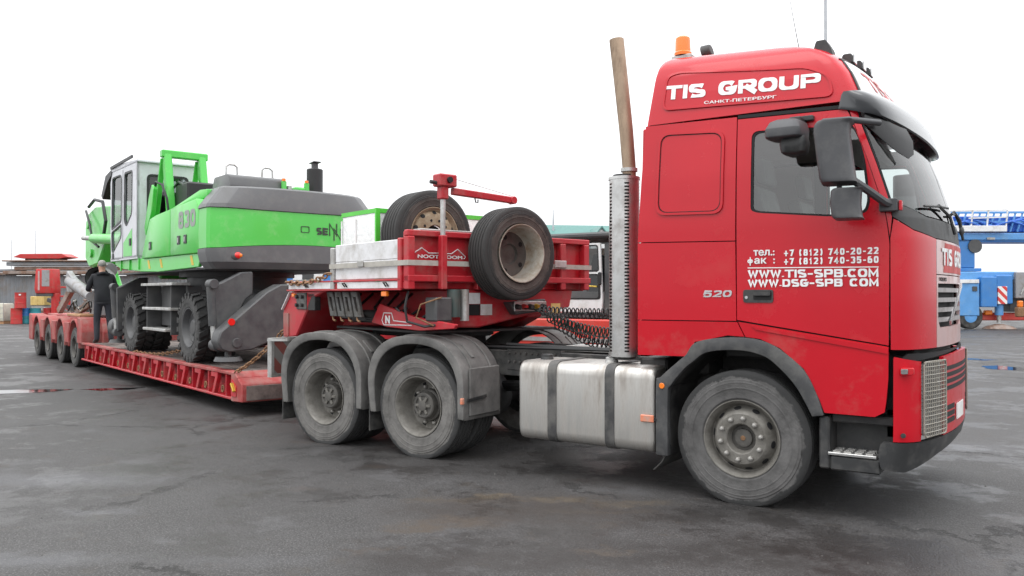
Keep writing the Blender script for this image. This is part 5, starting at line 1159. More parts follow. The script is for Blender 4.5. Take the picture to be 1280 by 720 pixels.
# portal frame behind the cab
for y in (-1.07, -.47):
    MB().bar((-6.72, y, 2.95), (-7.0, y, 4.12), .13, .15, (1,0,0)).build('portal_leg', 'green', E_, .015)
    MB().bar((-7.5, y-.05, 2.85), (-7.04, y-.05, 4.05), .05, .09, (0,1,0)).build('portal_brace', 'green', E_, .01)
MB().bar((-7.0, -1.17, 4.13), (-7.0, -.37, 4.13), .15, .13).build('portal_beam', 'green', E_, .015)
MB().prism([(-7.45, 2.70), (-7.1, 3.1), (-6.98, 3.5), (-7.08, 3.58), (-7.24, 3.4), (-7.52, 2.85)], 'y', -1.30, -1.22).build('boom_bracket', 'green', E_, .01)
vb = MB().box(-6.75, -6.1, -1.0, -.45, 3.05, 3.56).build('valve_bank', 'eblack', E_, .03)
for i in range(5): MB().tube([(-6.95, -1.0+.11*i, 3.0), (-6.9, -1.0+.11*i, 3.5+.04*(i % 2)), (-6.6, -.99+.11*i, 3.60), (-6.3, -.98+.11*i, 3.5)], .022, 6).build('hydraulic_hose', 'hose', E_)
MB().tube([(-7.2, -1.24, 3.35), (-7.0, -1.25, 3.62), (-6.75, -1.22, 3.55), (-6.55, -1.2, 3.3), (-6.5, -1.18, 3.0)], .022, 6).build('hydraulic_hose', 'hose', E_)
# --- cab
cx0, cx1, cy0, cy1, cz0, cz1 = -9.52, -7.66, -1.385, -.36, 2.30, 4.06
ef = lambda pts: pts
ecab = MB().prism([(cx0+.02, 2.30), (cx1, 2.30), (cx1, 2.36), (cx0+.02, 2.36)], 'y', cy0, cy1).build('cab_floor', 'ecab', E_)
side = [(cx0+.06, 2.32), (cx1, 2.32), (cx1, 4.04), (cx0+.14, 4.04), (cx0, 3.85), (cx0, 2.9)]
w1 = rp([(-9.42, 2.92), (-8.72, 3.04), (-8.70, 3.86), (-8.80, 3.93), (-9.38, 3.93)], .08)
w2 = rp([(-9.40, 2.50), (-9.30, 2.46), (-8.72, 2.74), (-8.72, 2.99), (-9.42, 2.87)], .06)
w3 = rp([(-8.52, 3.03), (-8.36, 2.92), (-8.0, 3.14), (-7.97, 3.92), (-8.50, 3.93)], .08)
for yy, m in ((cy0, False), (cy1, True)):
    fn = lambda a, b, o: (a, yy-o, b)
    sd = bm_panel(side, [w1, w2, w3], fn, 0, .04, .4).build('cab_side', 'ecab', E_)
    for w in (w1, w2, w3):
        cxm = sum(p[0] for p in w)/len(w); czm = sum(p[1] for p in w)/len(w)
        bm_panel(w, [], fn, -.02, 0, .5).build('window_glass', 'glass', sd)
        bm_panel([(cxm+(x-cxm)*1.05, czm+(z-czm)*1.03) for x, z in w], [[(cxm+(x-cxm)*.92, czm+(z-czm)*.96) for x, z in w]], fn, .006, .012, .5).build('window_seal', 'eblack', sd)
    if not m:
        MB().prism([(-8.615, 2.34), (-8.605, 2.34), (-8.605, 4.0), (-8.615, 4.0)], 'y', yy-.004, yy+.002).build('door_gap', 'seam', sd)
        MB().cyl((-9.30, yy, 2.62-.22), (-9.30, yy-.012, 2.40), .06, n=16).build('door_lock', 'eblack', sd); MB().box(-8.12, -8.02, yy-.02, yy, 2.55, 2.68).build('door_handle', 'eblack', sd)
        MB().prism([(-8.55, 2.36), (-7.98, 2.36), (-7.98, 2.86), (-8.55, 2.62)], 'y', yy-.006, yy-.001).build('green_panel', 'green', sd)
rw = rp([(-1.20, 3.06), (-.50, 3.06), (-.50, 3.82), (-1.20, 3.82)], .09)
fr_ = lambda a, b, o: (cx1+o, a, b)
rwall = bm_panel([(cy0, 2.32), (cy1, 2.32), (cy1, 4.04), (cy0, 4.04)], [rw], fr_, 0, .04, .5).build('cab_rear', 'ecab', E_)
bm_panel(rw, [], fr_, -.02, 0, .5).build('window_glass', 'darkglass', rwall)
bm_panel([(y+(y+.85)*.06, z+(z-3.44)*.06) for y, z in rw], [[(y-(y+.85)*.06, z-(z-3.44)*.05) for y, z in rw]], fr_, .008, .012, .5).build('window_seal', 'eblack', rwall)
bm_panel([(cy0, 2.9), (cy1, 2.9), (cy1, 3.95), (cy0, 3.95)], [], lambda a, b, o: (cx0+.01-o, a, b), 0, 0, .6).build('windscreen', 'darkglass', E_)
MB().prism([(cx0+.10, 4.04), (cx1+.06, 4.04), (cx1+.04, 4.10), (cx0+.25, 4.16), (cx0+.08, 4.12)], 'y', cy0-.01, cy1+.02).build('cab_roof', 'ecab', E_, .025, 2)
MB().bar((cx0+.1, cy0-.02, 4.13), (cx1-.25, cy0-.02, 4.17), .03, .05).build('roof_rail', 'eblack', E_)
MB().prism([(cx0+.1, 4.12), (cx0-.38, 4.04), (cx0-.72, 3.66), (cx0-.60, 3.58), (cx0-.22, 3.88), (cx0+.1, 4.0)], 'y', cy0-.01, cy1-.05).build('front_visor', 'eblack', E_, .01)
MB().prism(rp([(-8.6, 2.75), (-8.1, 2.75), (-8.05, 2.9), (-8.55, 2.9)], .04), 'y', -1.15, -.6).build('seat', 'eblack', E_)
MB().prism(rp([(-8.15, 2.85), (-8.0, 2.85), (-7.85, 3.55), (-7.98, 3.58)], .04), 'y', -1.12, -.62).build('backrest', 'eblack', E_)
# --- boom, folded forward over the trailer tail
bs = [(-8.9, 2.25), (-12.3, 3.72), (-14.6, 3.86), (-15.3, 3.74), (-15.6, 3.40), (-15.6, 2.60), (-15.2, 2.36), (-14.3, 2.42), (-13.5, 2.95), (-12.0, 2.85), (-9.2, 1.95)]
bo = MB().prism(bs, 'y', -.55, .05).build('boom', 'green', E_, .03)
for p in ((-15.2, 3.45), (-14.9, 2.7), (-12.4, 3.4)): MB().cyl((p[0], -.60, p[1]), (p[0], -.545, p[1]), .11, n=16).build('pivot_pin', 'green', bo, .01)
MB().cyl((-11.2, -.72, 2.85), (-13.9, -.72, 3.02), .12, n=14).build('boom_ram', 'green', E_)
MB().cyl((-13.9, -.72, 3.02), (-15.0, -.72, 3.09), .06, n=12).build('ram_rod', 'galv', E_)
MB().prism([(-15.7, 2.7), (-15.0, 2.75), (-13.6, 1.62), (-13.5, 1.25), (-14.2, 1.15), (-15.2, 1.75)], 'y', -.40, -.05).build('stick', 'green', E_, .03)
MB().tube([(-14.9, -.62, 3.88), (-14.2, -.64, 4.0), (-13.4, -.64, 3.88), (-13.1, -.64, 3.4), (-13.3, -.66, 2.9)], .04, 6).build('boom_hose', 'hose', E_)
MB().tube([(-15.2, -.62, 3.80), (-14.6, -.66, 3.4), (-14.2, -.68, 2.95), (-13.6, -.68, 2.8)], .03, 6).build('boom_hose', 'hose', E_)
# ================================================================ attachments lying on the trailer tail
def local_thing(name, label, cat, group=None): return thing(name, label, cat, TW(0, 0, 0), PHI, group)
gp_ = local_thing('grapple_attachment', 'grey grab attachment with open tube end lying on the trailer tail', 'attachment')
MB().cyl((-12.9, -.72, 2.02), (-12.2, -1.02, 2.02), .26, .26, 22, True, False).cyl((-12.9, -.72, 2.02), (-12.2, -1.02, 2.02), .23, .23, 22, True, False).build('housing_tube', 'pipegrey', gp_)
MB().cyl((-12.75, -.78, 2.0), (-12.7, -.80, 2.0), .225, n=22).build('tube_floor', 'edark', gp_)
MB().box(-13.3, -12.4, -.95, -.45, 1.14, 1.78).build('attachment_body', 'pipegrey', gp_, .04)
MB().cyl((-13.2, -.55, 2.28), (-12.8, -.6, 2.22), .15, n=16).build('rotator', 'pipegrey', gp_)
MB().tube([(-14.75, -1.05, 1.98), (-13.7, -1.05, 1.80), (-12.4, -1.1, 1.60)], [.15, .14, .11], 14).build('boom_tube', 'pipegrey', gp_)
MB().prism([(-15.1, 2.0), (-14.9, 2.25), (-14.2, 2.02), (-14.3, 1.70), (-14.85, 1.70)], 'y', -1.12, -.98).build('tube_lug', 'pipegrey', gp_, .02)
for i, (xa, za, xb, zb) in enumerate(((-14.8, 1.2, -13.2, 1.55), (-15.5, 1.18, -14.1, 1.62), (-14.2, 1.22, -12.6, 1.34))):
    MB().bar((xa, -.9+.15*i, za), (xb, -.75+.1*i, zb), .10, .14).build('tine', 'rustysteel', gp_, .01)
pl_ = MB().box(-13.9, -12.55, -1.30, -.35, 1.145, 1.20).build('timber_board', 'wood', None, .008); pl_.location = TW(0, 0, 0); pl_.rotation_euler = (0, 0, PHI)
tag(pl_, 'brown timber board lying on the red trailer tail', 'board')
cab_ = MB()
hz = []
for k in range(3):
    for i in range(15):
        t = i/14; hz.append((-14.6+2.2*t+.25*k, -1.15+.1*sin(9*t+k), 1.24+.28*abs(sin(3*pi*t+k))))
    o_ = MB().tube(hz[-15:], .018, 6).build('hydraulic_hose', 'strap' if k == 1 else 'hose'); o_.location = TW(0, 0, 0); o_.rotation_euler = (0, 0, PHI)
    tag(o_, ('black hose looped over the trailer tail beside the grab', 'pale hose looped over the trailer tail beside the grab', 'black hose looped at the front of the trailer tail')[k], 'hose')
scrap_ = MB().bar((-16.9, -.9, 1.2), (-16.0, -.7, 1.95), .12, .16).build('steel_offcut', 'rustysteel'); scrap_.location = TW(0, 0, 0); scrap_.rotation_euler = (0, 0, PHI)
tag(scrap_, 'rusty steel offcut propped on the rear of the trailer tail', 'scrap')
# ================================================================ the man on the bed
def skin_mesh(name, verts, edges, radii, root=0, sub=2):
    me = bpy.data.meshes.new(name); me.from_pydata(verts, edges, []); o = bpy.data.objects.new(name, me); COL.objects.link(o)
    sk_ = o.modifiers.new('s', 'SKIN'); sk_.use_smooth_shade = True
    for i, v in enumerate(me.skin_vertices[0].data):
        r = radii[i]; v.radius = r if isinstance(r, tuple) else (r, r); v.use_root = (i == root)
    ss = o.modifiers.new('u', 'SUBSURF'); ss.levels = sub; ss.render_levels = sub
    dg = bpy.context.evaluated_depsgraph_get(); m2 = bpy.data.meshes.new_from_object(o.evaluated_get(dg)); bpy.data.objects.remove(o); bpy.data.meshes.remove(me)
    return m2
# local axes: +x is where he faces (the trailer tail), z up, feet at 0
man = thing('person', 'man with short grey hair in a dark jacket standing on the trailer bed', 'person', TW(-11.15, -1.13, ZT+.012), PHI+radians(178))
J = dict(pel=(0,0,.96), wai=(.03,0,1.12), che=(.09,0,1.34), nk0=(.13,0,1.49), nk1=(.155,0,1.56), hd0=(.18,0,1.64), hd1=(.185,0,1.73),
         sL=(.10,.19,1.44), eL=(.19,.27,1.17), wL=(.42,.20,1.16), hL=(.50,.17,1.17), sR=(.10,-.19,1.44), eR=(.17,-.28,1.18), wR=(.40,-.24,1.13), hR=(.48,-.22,1.14),
         pL=(0,.10,.90), kL=(.06,.12,.50), aL=(-.02,.13,.09), tL=(.16,.15,.045), pR=(0,-.10,.90), kR=(-.02,-.12,.50), aR=(-.12,-.13,.09), tR=(.06,-.15,.045))
Rr = dict(pel=(.16,.135), wai=(.165,.13), che=(.175,.135), nk0=.085, nk1=.058, hd0=(.078,.09), hd1=(.078,.092), sL=.078, eL=.058, wL=.043, hL=.034, sR=.078, eR=.058, wR=.043, hR=.034,
          pL=.10, kL=.072, aL=.055, tL=.045, pR=.10, kR=.072, aR=.055, tR=.045)
ED = ['pel wai', 'wai che', 'che nk0', 'nk0 nk1', 'nk1 hd0', 'hd0 hd1', 'che sL', 'sL eL', 'eL wL', 'wL hL', 'che sR', 'sR eR', 'eR wR', 'wR hR', 'pel pL', 'pL kL', 'kL aL', 'aL tL', 'pel pR', 'pR kR', 'kR aR', 'aR tR']
ks = list(J); bodym = skin_mesh('body', [J[k] for k in ks], [tuple(ks.index(q) for q in e.split()) for e in ED], [Rr[k] for k in ks])
for m in ('jacket', 'trousers', 'skin', 'shoe'): bodym.materials.append(MAT[m])
for p in bodym.polygons:
    c = p.center
    p.material_index = 3 if c.z < .10 else 1 if c.z < .88 else 2 if (c.z > 1.535 and c.x > .05) or (c.x > .415 and c.z < 1.3) else 0
body = link('body', bodym, None, man)
for sd_, w, h in (('L', J['wL'], J['hL']), ('R', J['wR'], J['hR'])):
    s1 = 1 if sd_ == 'L' else -1; hm = MB(); w = Vector(w); h = Vector(h)
    for i in range(4):
        b0 = h+Vector((.01, s1*(.028-.019*i), .012-.004*i)); L_ = (.034, .04, .038, .028)[i]
        hm.tube([b0, b0+Vector((L_, 0, -.008)), b0+Vector((L_*1.35, 0, -.035)), b0+Vector((L_*.9, 0, -.055))], [.0095, .009, .0085, .007], 6)
    t0 = w+Vector((.03, -s1*.012, .012)); hm.tube([t0, t0+Vector((.035, -s1*.028, .006)), t0+Vector((.062, -s1*.03, -.01))], [.012, .011, .008], 6)
    hm.build('fingers', 'skin', body)
MB().ball((.172, 0, 1.725), .088, 16, 10, (1.12, .95, 1.0)).build('hair', 'hair', man)
fc = MB().ball((.205, 0, 1.685), .074, 14, 10, (1.0, .92, 1.35)).tube([(.272, 0, 1.715), (.298, 0, 1.675), (.276, 0, 1.668)], [.010, .016, .010], 6).build('face', 'skin', body)
for s1 in (-1, 1):
    MB().ball((.176, s1*.082, 1.69), .022, 8, 6, (.8, .4, 1.4)).build('ear', 'skin', body); MB().ball((.268, s1*.03, 1.715), .010, 8, 6).build('eye', 'eblack', body)
MB().box(.272, .279, -.022, .022, 1.632, 1.640).build('mouth', 'drumred', body)
MB().tube([(.04, -.11, 1.50), (.02, 0, 1.53), (.04, .11, 1.50), (.16, .085, 1.505), (.22, 0, 1.47), (.16, -.085, 1.505), (.04, -.11, 1.50)], .034, 8).build('hood_collar', 'jacket', body)
MB().lathe([(.90, .165), (.88, .17), (.86, .165), (.87, .15)], (0, 0, 0), 'z', 20).build('jacket_hem', 'jacket', body)
# ================================================================ background, each thing set on the ground with its own frame facing the yard
def spot(u, v): g = ground(u, v); return Vector((g.x, g.y, 0))
def scale_at(p): return (p-Vector((CAMP.x, CAMP.y, 0))).dot(Vector((_f.x, _f.y, 0)).normalized())/1023.5   # metres per photo pixel there
# --- corrugated shed with steel stock on its roof
sp_ = spot(60, 400.8); m_ = scale_at(sp_)
shed = thing('storage_shed', 'long grey corrugated shed behind the drums with a rusty roof edge', 'shed', sp_, YAW)
x0, x1 = -8.0, 12.0; n = 60
for k in range(20):
    xa = x0+k*1.0; zz = 2.85+.05*((k*13) % 3); mb = MB(); pts = []
    for i in range(9): pts.append((xa+i*.1235, -.05+(.07 if i % 2 else 0)))
    mb.rings([[(x, y, z) for x, y in pts]+[(x, y+.03, z) for x, y in reversed(pts)] for z in (0, zz)]).build('wall_sheet', 'shed', shed, sharp=20)
for i, (xa, xb, z0, z1, y) in enumerate(((-2.6, 9.0, 2.95, 3.15, -.5), (-2.0, 8.5, 3.20, 3.42, -.3), (-2.4, 8.8, 3.47, 3.70, -.45), (-2.6, 9.2, 3.74, 3.82, -.6), (-7.6, 1.6, 2.90, 3.05, -.2), (-7.8, -2.0, 3.10, 3.27, -.1))):
    MB().box(xa, xb, y, y+1.2, z0, z1).build('roof_beam', ('rustysteel', 'rustysteel', 'shed')[i % 3], shed, .02)
rc = MB().prism([(-1.95, 4.02), (-1.5, 4.22), (1.1, 4.24), (1.55, 4.02), (.9, 3.92), (-1.3, 3.92)], 'y', -.5, .8).build('red_sheet_stack', 'drumred', shed, .02)
MB().box(-1.3, .9, -.3, .6, 3.825, 3.915).build('sheet_bearer', 'rustysteel', shed)
MB().box(-7.8, 11.8, .2, 3.0, 2.6, 2.8).build('roof_slab', 'rustysteel', shed)
# --- drums, box, tote
drum_me = None
def drum(u, v, label, mats=('drumred', 'drumred'), z=0, name='oil_drum'):
    p = spot(u, v) if not isinstance(u, Vector) else u
    d = thing(name, label, 'drum', (p.x, p.y, z), YAW)
    prof = [(0, .27), (.01, .292), (.28, .285), (.30, .298), (.32, .285)]
    MB().lathe(prof+[(.45, .285)], (0,0,0), 'z', 24, True, False).build('lower_shell', mats[0], d)
    MB().lathe([(.45, .285), (.58, .285), (.60, .298), (.62, .285), (.86, .285), (.885, .295), (.885, .27), (.865, .265)], (0,0,0), 'z', 24, False, True).build('upper_shell', mats[1], d); return d
p1 = spot(20.5, 405); drum(p1, 0, 'dented red oil drum standing on the yard carrying another drum')
p2 = Vector((p1.x, p1.y, 0))+Vector((cos(YAW), sin(YAW), 0))*.22; dq = drum(p2, 0, 'red oil drum with white label stacked on top of another drum', z=.888)
MB().box(.08, .20, -.297, -.285, .72, .80).build('paper_label', 'white', dq)
drum(44, 404.5, 'drum with teal top and white lower half', ('whitepaint', 'teal'))
drum(61, 404, 'single red drum standing between the teal drum and the trailer', name='oil_drum')
drum(32, 404.5, 'small dark blue drum between the red and teal drums', ('teal', 'blue'))
yb_p = spot(45, 402); yb_ = thing('pallet_box', 'yellow box raised on a grey stand behind the drums', 'box', yb_p, YAW)
MB().box(-.42, .42, .1, .9, 1.0, 1.55).build('box_body', 'yellowbox', yb_, .02); MB().box(-.38, .38, .15, .85, 0, .995).build('box_stand', 'concrete', yb_, .02)
for x in (-.3, .0, .3): MB().box(x-.03, x+.03, .085, .099, 1.02, 1.53).build('box_rib', 'yellowbox', yb_)
tp = spot(0, 404.5); tote = thing('liquid_tote', 'pale caged liquid tote with round emblem beside the red drums', 'tote', tp, YAW)
MB().box(-.58, .50, -.5, .5, .15, 1.15).build('tank', 'ibc', tote, .06, 2)
MB().box(-.6, .52, -.52, .52, 0, .13).build('pallet', 'wood', tote)
MB().cyl((.0, -.502, .75), (.0, -.512, .75), .2, n=20).build('emblem', 'teal', tote)
for i in range(6):
    MB().box(-.6+i*.22, -.585+i*.22, -.53, -.515, .13, 1.18).build('cage_bar', 'galv', tote)
for z in (.3, .6, .9, 1.17): MB().box(-.6, .52, -.545, -.531, z, z+.02).build('cage_rail', 'galv', tote)
# --- red machine cabin on a post
cp = spot(60, 404.2); kc = thing('machine_cabin', 'red machine cabin with grey window standing on a post before the shed', 'cabin', cp, YAW)
MB().prism([(-.52, 1.72), (.48, 1.72), (.52, 2.0), (.46, 3.12), (-.50, 3.12), (-.58, 2.0)], 'y', -.4, .4).build('cabin_body', 'drumred', kc, .05, 2)
MB().box(-.14, .30, -.412, -.4, 2.12, 3.06).build('window', 'pipegrey', kc, .01); MB().box(-.36, -.26, -.412, -.4, 1.9, 3.0).build('side_strip', 'sticker', kc)
MB().box(.28, .52, -.2, .2, 0, 1.72).build('post', 'drumred', kc, .02); MB().box(-.5, .4, -.35, .35, 1.55, 1.72).build('platform', 'edark', kc, .02)
# --- masts on the skyline
for u, vt, vb, lab in ((44, 288, 330, 'thin aerial mast rising behind the red sheet stack'), (14, 300, 345, 'thin aerial mast rising behind the left end of the shed')):
    p = at(u, vb, 90); q = at(u, vt, 90); o = MB().tube([(0, 0, 0), (0, 0, q.z)], [.06, .025], 6).build('aerial_mast', 'polegrey'); o.location = (p.x, p.y, 0); tag(o, lab, 'mast', 'aerial masts on the skyline')
pp_ = at(1033, 368, 34); lm = thing('lamp_mast', 'tall grey lamp mast rising behind the truck roof', 'lamp mast', (pp_.x, pp_.y, 0), YAW)
MB().tube([(0, 0, 0), (0, 0, 7), (0, 0, 15)], [.11, .085, .06], 12).build('pole', 'polegrey', lm); MB().box(-.5, .5, -.1, .1, 15, 15.12).build('lamp_head', 'polegrey', lm, .02)
MB().cyl((0, 0, 0), (0, 0, .25), .2, n=12).build('foot', 'concrete', lm)
# --- house with green roof far behind the trailer
hp = at(722, 368, 72); hs2 = thing('green_roof_house', 'house with green metal roof and small gable far behind the trailer', 'house', (hp.x, hp.y, 0), YAW+radians(8))
MB().box(-6.5, 6.5, 0, 8, 0, 5.6).build('wall', 'plaster', hs2)
MB().prism([(-.6, 5.5), (4, 8.1), (8.6, 5.5), (8.6, 5.35), (-.6, 5.35)], 'x', -7, 7).build('roof', 'roofgreen', hs2)
ds = MB().prism([(1.0, 5.6), (2.9, 5.6), (2.9, 6.3), (1.95, 7.6), (1.0, 6.3)], 'y', -.8, 3).build('dormer', 'whitepaint', hs2)
MB().bar((.75, 1, 6.05), (1.95, 1, 7.58), 3.9, .12, (0,0,1)).build('dormer_roof', 'roofgreen', hs2) if 0 else None
for sgn in (-1, 1): MB().prism([(1.95, 7.5), (1.95, 7.66), (1.95+sgn*1.2, 6.13), (1.95+sgn*1.2, 5.98)], 'y', -1.0, 3.2).build('dormer_roof', 'roofgreen', hs2)
for x in (-5, -2.5, 0, 4.5): w_ = MB().box(x, x+1.1, -.06, 0, 2.2, 3.8).build('window', 'whitepaint', hs2); MB().box(x+.1, x+1.0, -.08, -.061, 2.3, 3.7).build('pane', 'edark', w_)
MB().tube([(-1.6, 3, 7.2), (-1.6, 3, 9.4)], [.12, .03], 8).build('spire', 'polegrey', hs2)
# --- red crane carrier with a white cab, parked beyond the trailer
cr_ = thing('red_crane_carrier', 'orange red crane carrier with white driver cab parked behind the trailer neck', 'crane', (-5.05, 5.0, 0), 0)
MB().prism([(-4.0, .78), (1.55, .78), (1.62, 1.02), (1.25, 1.12), (1.25, 1.24), (-4.0, 1.24)], 'y', -.75, 1.4).build('carrier_body', 'cranered', cr_, .02)
MB().box(-3.9, 1.5, -.765, -.752, .86, .93).build('body_rail', 'galv', cr_)
MB().prism([(1.02, .5), (1.28, .5), (1.42, 1.28), (1.16, 1.28)], 'y', -.80, -.30).build('step_panel', 'cranered', cr_, .02)
dside = [(-.75, 1.36), (.82, 1.36), (.84, 1.55), (.80, 2.50), (-.75, 2.50)]
dw1 = rp([(.40, 2.04), (.77, 2.04), (.75, 2.46), (.38, 2.46)], .05); dw2 = rp([(.02, 1.58), (.79, 1.58), (.77, 1.98), (.40, 1.98), (.02, 1.8)], .06)
fnc = lambda a, b, o: (a, -.62-o, b)
cds = bm_panel(dside, [dw1, dw2], fnc, 0, .04, 1).build('cab_side', 'whitepaint', cr_)
for w in (dw1, dw2): bm_panel(w, [], fnc, -.02, 0, 1).build('window_glass', 'darkglass', cds)
for w in (dw1, dw2):
    ax0 = sum(p[0] for p in w)/len(w); az0 = sum(p[1] for p in w)/len(w)
    bm_panel([(ax0+(x-ax0)*1.06, az0+(z-az0)*1.06) for x, z in w], [[(ax0+(x-ax0)*.95, az0+(z-az0)*.95) for x, z in w]], fnc, .006, .01, 1).build('window_seal', 'eblack', cds)
MB().tube([(.05, -.63, 1.86), (.45, -.64, 1.80), (.74, -.63, 1.78)], .014, 6).build('grab_bar', 'yellow', cds)
box('door_mirror', 'eblack', cr_, .80, .86, -.72, -.66, 1.80, 2.02, .02)
box('cab_roof', 'edark', cr_, -.85, 1.12, -.66, .9, 2.583, 2.68, .03)
box('cab_rear', 'edark', cr_,   .86, 1.08, -.60, .85, 1.30, 2.50, .02)
box('cab_far_side', 'whitepaint', cr_, -.75, .72, .80, .85, 1.30, 2.50)
box('cab_floor', 'edark', cr_, -.75, .74, -.6, .8, 1.26, 1.31)
MB().prism(rp([(.35, 1.7), (.65, 1.7), (.70, 2.30), (.5, 2.34)], .05), 'y', -.3, .2).build('seat', 'eblack', cr_)
for x in (1.95, -2.6): 
    w_ = MB().lathe([(-.18, .2), (-.18, .5), (-.12, .55), (.12, .55), (.18, .5), (.18, .2)], (x, -.62, .55), 'y', 28, True, True).build('wheel', 'rubber', cr_)
    MB().lathe([(-.19, .001), (-.20, .10), (-.185, .2), (-.18, .28)], (x, -.62, .55), 'y', 20).build('rim', 'rim_dark', w_)
box('superstructure', 'cranered', cr_, -3.9, -1.0, -.6, 1.3, 1.3, 2.3, .05)
box('chassis', 'blackmetal', cr_, -4, 2.6, -.5, 1.2, .45, .77, .02)
# --- blue and white truck seen below the counterweight
bp_ = at(372, 368, 30); bt = thing('blue_truck', 'blue truck with white cabinet parked far behind the trailer', 'truck', (bp_.x, bp_.y, 0), YAW)
box('body', 'blue', bt, -1.9, 4.5, 0, 2.2, 1.95, 2.75, .04); box('deck', 'whitepaint', bt, -2.2, 4.8, -.1, 2.3, 1.72, 2.15, .03); box('chassis', 'edark', bt, -2.0, 4.6, .2, 2.0, .7, 1.7, .03)
cbn = box('cabinet', 'whitepaint', bt, -.15, .95, -.12, 1.0, 2.16, 2.62, .03); box('cabinet_opening', 'edark', cbn, .20, .62, -.135, -.12, 2.20, 2.52, .01)
for x in (-1.3, 3.4): MB().lathe([(-.15, .2), (-.15, .45), (.15, .45), (.15, .2)], (x, .2, .46), 'y', 20, True, True).build('wheel', 'rubber', bt)
# --- blue mobile crane on the right
c0 = spot(1240, 411.5); bc_ = thing('blue_mobile_crane', 'blue mobile crane with outstretched boom parked right of the truck', 'crane', c0, YAW); s_ = scale_at(c0)
def BX(name, mat, u0, u1, v0, v1, y0, y1, bev=.04, par=None):
    return MB().box((u0-1240)*s_, (u1-1240)*s_, y0, y1, (411.5-v1)*s_, (411.5-v0)*s_).build(name, mat, par or bc_, bev)
def PT(u, v, y): return ((u-1240)*s_, y, (411.5-v)*s_)
BX('carrier_frame', 'blue', 1120, 1420, 352, 362, .3, 2.3)
BX('carrier_deck', 'skyblue', 1120, 1275, 339.5, 350, .1, 2.5)
bxa = BX('side_locker', 'skyblue', 1150, 1223.5, 351, 395, -.1, .8); BX('locker_top', 'whitepaint', 1160, 1222, 349.5, 354, -.16, .3, .01, bxa)
BX('lamp', 'edark', 1214, 1220, 358, 364, -.14, -.10, .01, bxa)
BX('side_locker', 'blue', 1224.5, 1244, 346, 384, -.2, .8)
jk = BX('outrigger_box', 'blue', 1245, 1266, 344, 380, -.05, .9); BX('warning_sign', 'striped_sign', 1245.8, 1257.5, 358, 380, -.12, -.055, .01, jk)
MB().cyl(PT(1252, 380, .2), PT(1252, 394, .2), .19, n=16).build('outrigger_leg', 'skyblue', jk); MB().cyl(PT(1252, 394, .2), PT(1252, 404, .2), .10, n=12).build('outrigger_ram', 'galv', jk)
MB().lathe([(0, .75), (.1, .6), (.22, .2)], PT(1252, 411, .2), 'z', 20, True, True).build('outrigger_float', 'rustysteel', jk)
BX('rear_frame', 'edark', 1267, 1400, 342, 390, .3, 1.5); BX('grey_locker', 'pipegrey', 1269, 1400, 340, 373, -.1, .28)
for u in (1274, 1284): MB().bar(PT(u, 368, -.13), PT(u+8, 352, -.13), .06, .04, (0,1,0)).build('locker_brace', 'galv', bc_)
BX('red_rail', 'cranered', 1230, 1420, 391, 401, .5, .9); BX('hose_reel', 'amber', 1236, 1246, 388, 394, .3, .5); BX('hook_block', 'amber', 1269, 1275, 376, 384, -.3, -.1); BX('hook_body', 'chainrust', 1267, 1277, 384, 396, -.35, -.05)
tw2 = MB().lathe([(-.2, .3), (-.2, .55), (-.14, .6), (.14, .6), (.2, .55), (.2, .3)], PT(1213, 395.5, .15), 'y', 30, True, True).build('wheel', 'rubber', bc_)
MB().lathe([(-.205, .001), (-.22, .12), (-.2, .30)], PT(1213, 395.5, .15), 'y', 20).build('rim', 'skyblue', tw2)
w9 = MB().lathe([(-.2, .3), (-.2, .55), (-.14, .6), (.14, .6), (.2, .55), (.2, .3)], PT(1160, 395.5, .15), 'y', 30, True, True).build('wheel', 'rubber', bc_)
BX('turntable', 'blue', 1140, 1232, 335, 339, .3, 2.2, .02)
MB().prism([((u-1240)*s_, (411.5-v)*s_) for u, v in ((1150, 335), (1227, 335), (1227, 312), (1232, 300), (1238, 292), (1150, 292))], 'y', .5, 2.0).build('slew_column', 'blue', bc_, .05)
MB().cyl(PT(1226, 307, .42), PT(1226, 307, .75), .33, n=18).build('winch_drum', 'edark', bc_)
BX('boom', 'blue', 1150, 1480, 290, 302, .5, 1.9); BX('boom_side_plate', 'skyblue', 1205, 1480, 291, 299, .42, .5, .02)
BX('boom_foot', 'whitepaint', 1150, 1263, 281.5, 289, .2, .45, .02)
BX('boom_upper', 'bluelattice', 1170, 1480, 268, 288, .9, 1.9); BX('cylinder_mount', 'galv', 1240, 1250, 296, 299, .35, .42, .01)
for u in range(1186, 1300, 9): MB().bar(PT(u, 288, .8), PT(u+7, 264, .8), .07, .07, (0,1,0)).build('lattice_brace', 'skyblue', bc_)
for v in (264, 276): MB().bar(PT(1180, v, .8), PT(1480, v-2, .8), .10, .10).build('lattice_chord', 'skyblue', bc_)
for u in (1218, 1238, 1262): MB().bar(PT(u, 289, .3), PT(u+3, 262, .3), .06, .06, (0,1,0)).build('guard_post', 'whitepaint', bc_)
for v in (263, 272): MB().bar(PT(1190 if v < 270 else 1216, v, .3), PT(1265, v-1.5, .3), .06, .06).build('guard_rail', 'whitepaint', bc_)
for k in range(3): MB().tube([PT(1186+12*i, 276+4*sin(i*1.3+k)+2*k, .4-.05*k) for i in range(10)], .05, 6).build('hose_bundle', 'bluelattice', bc_)
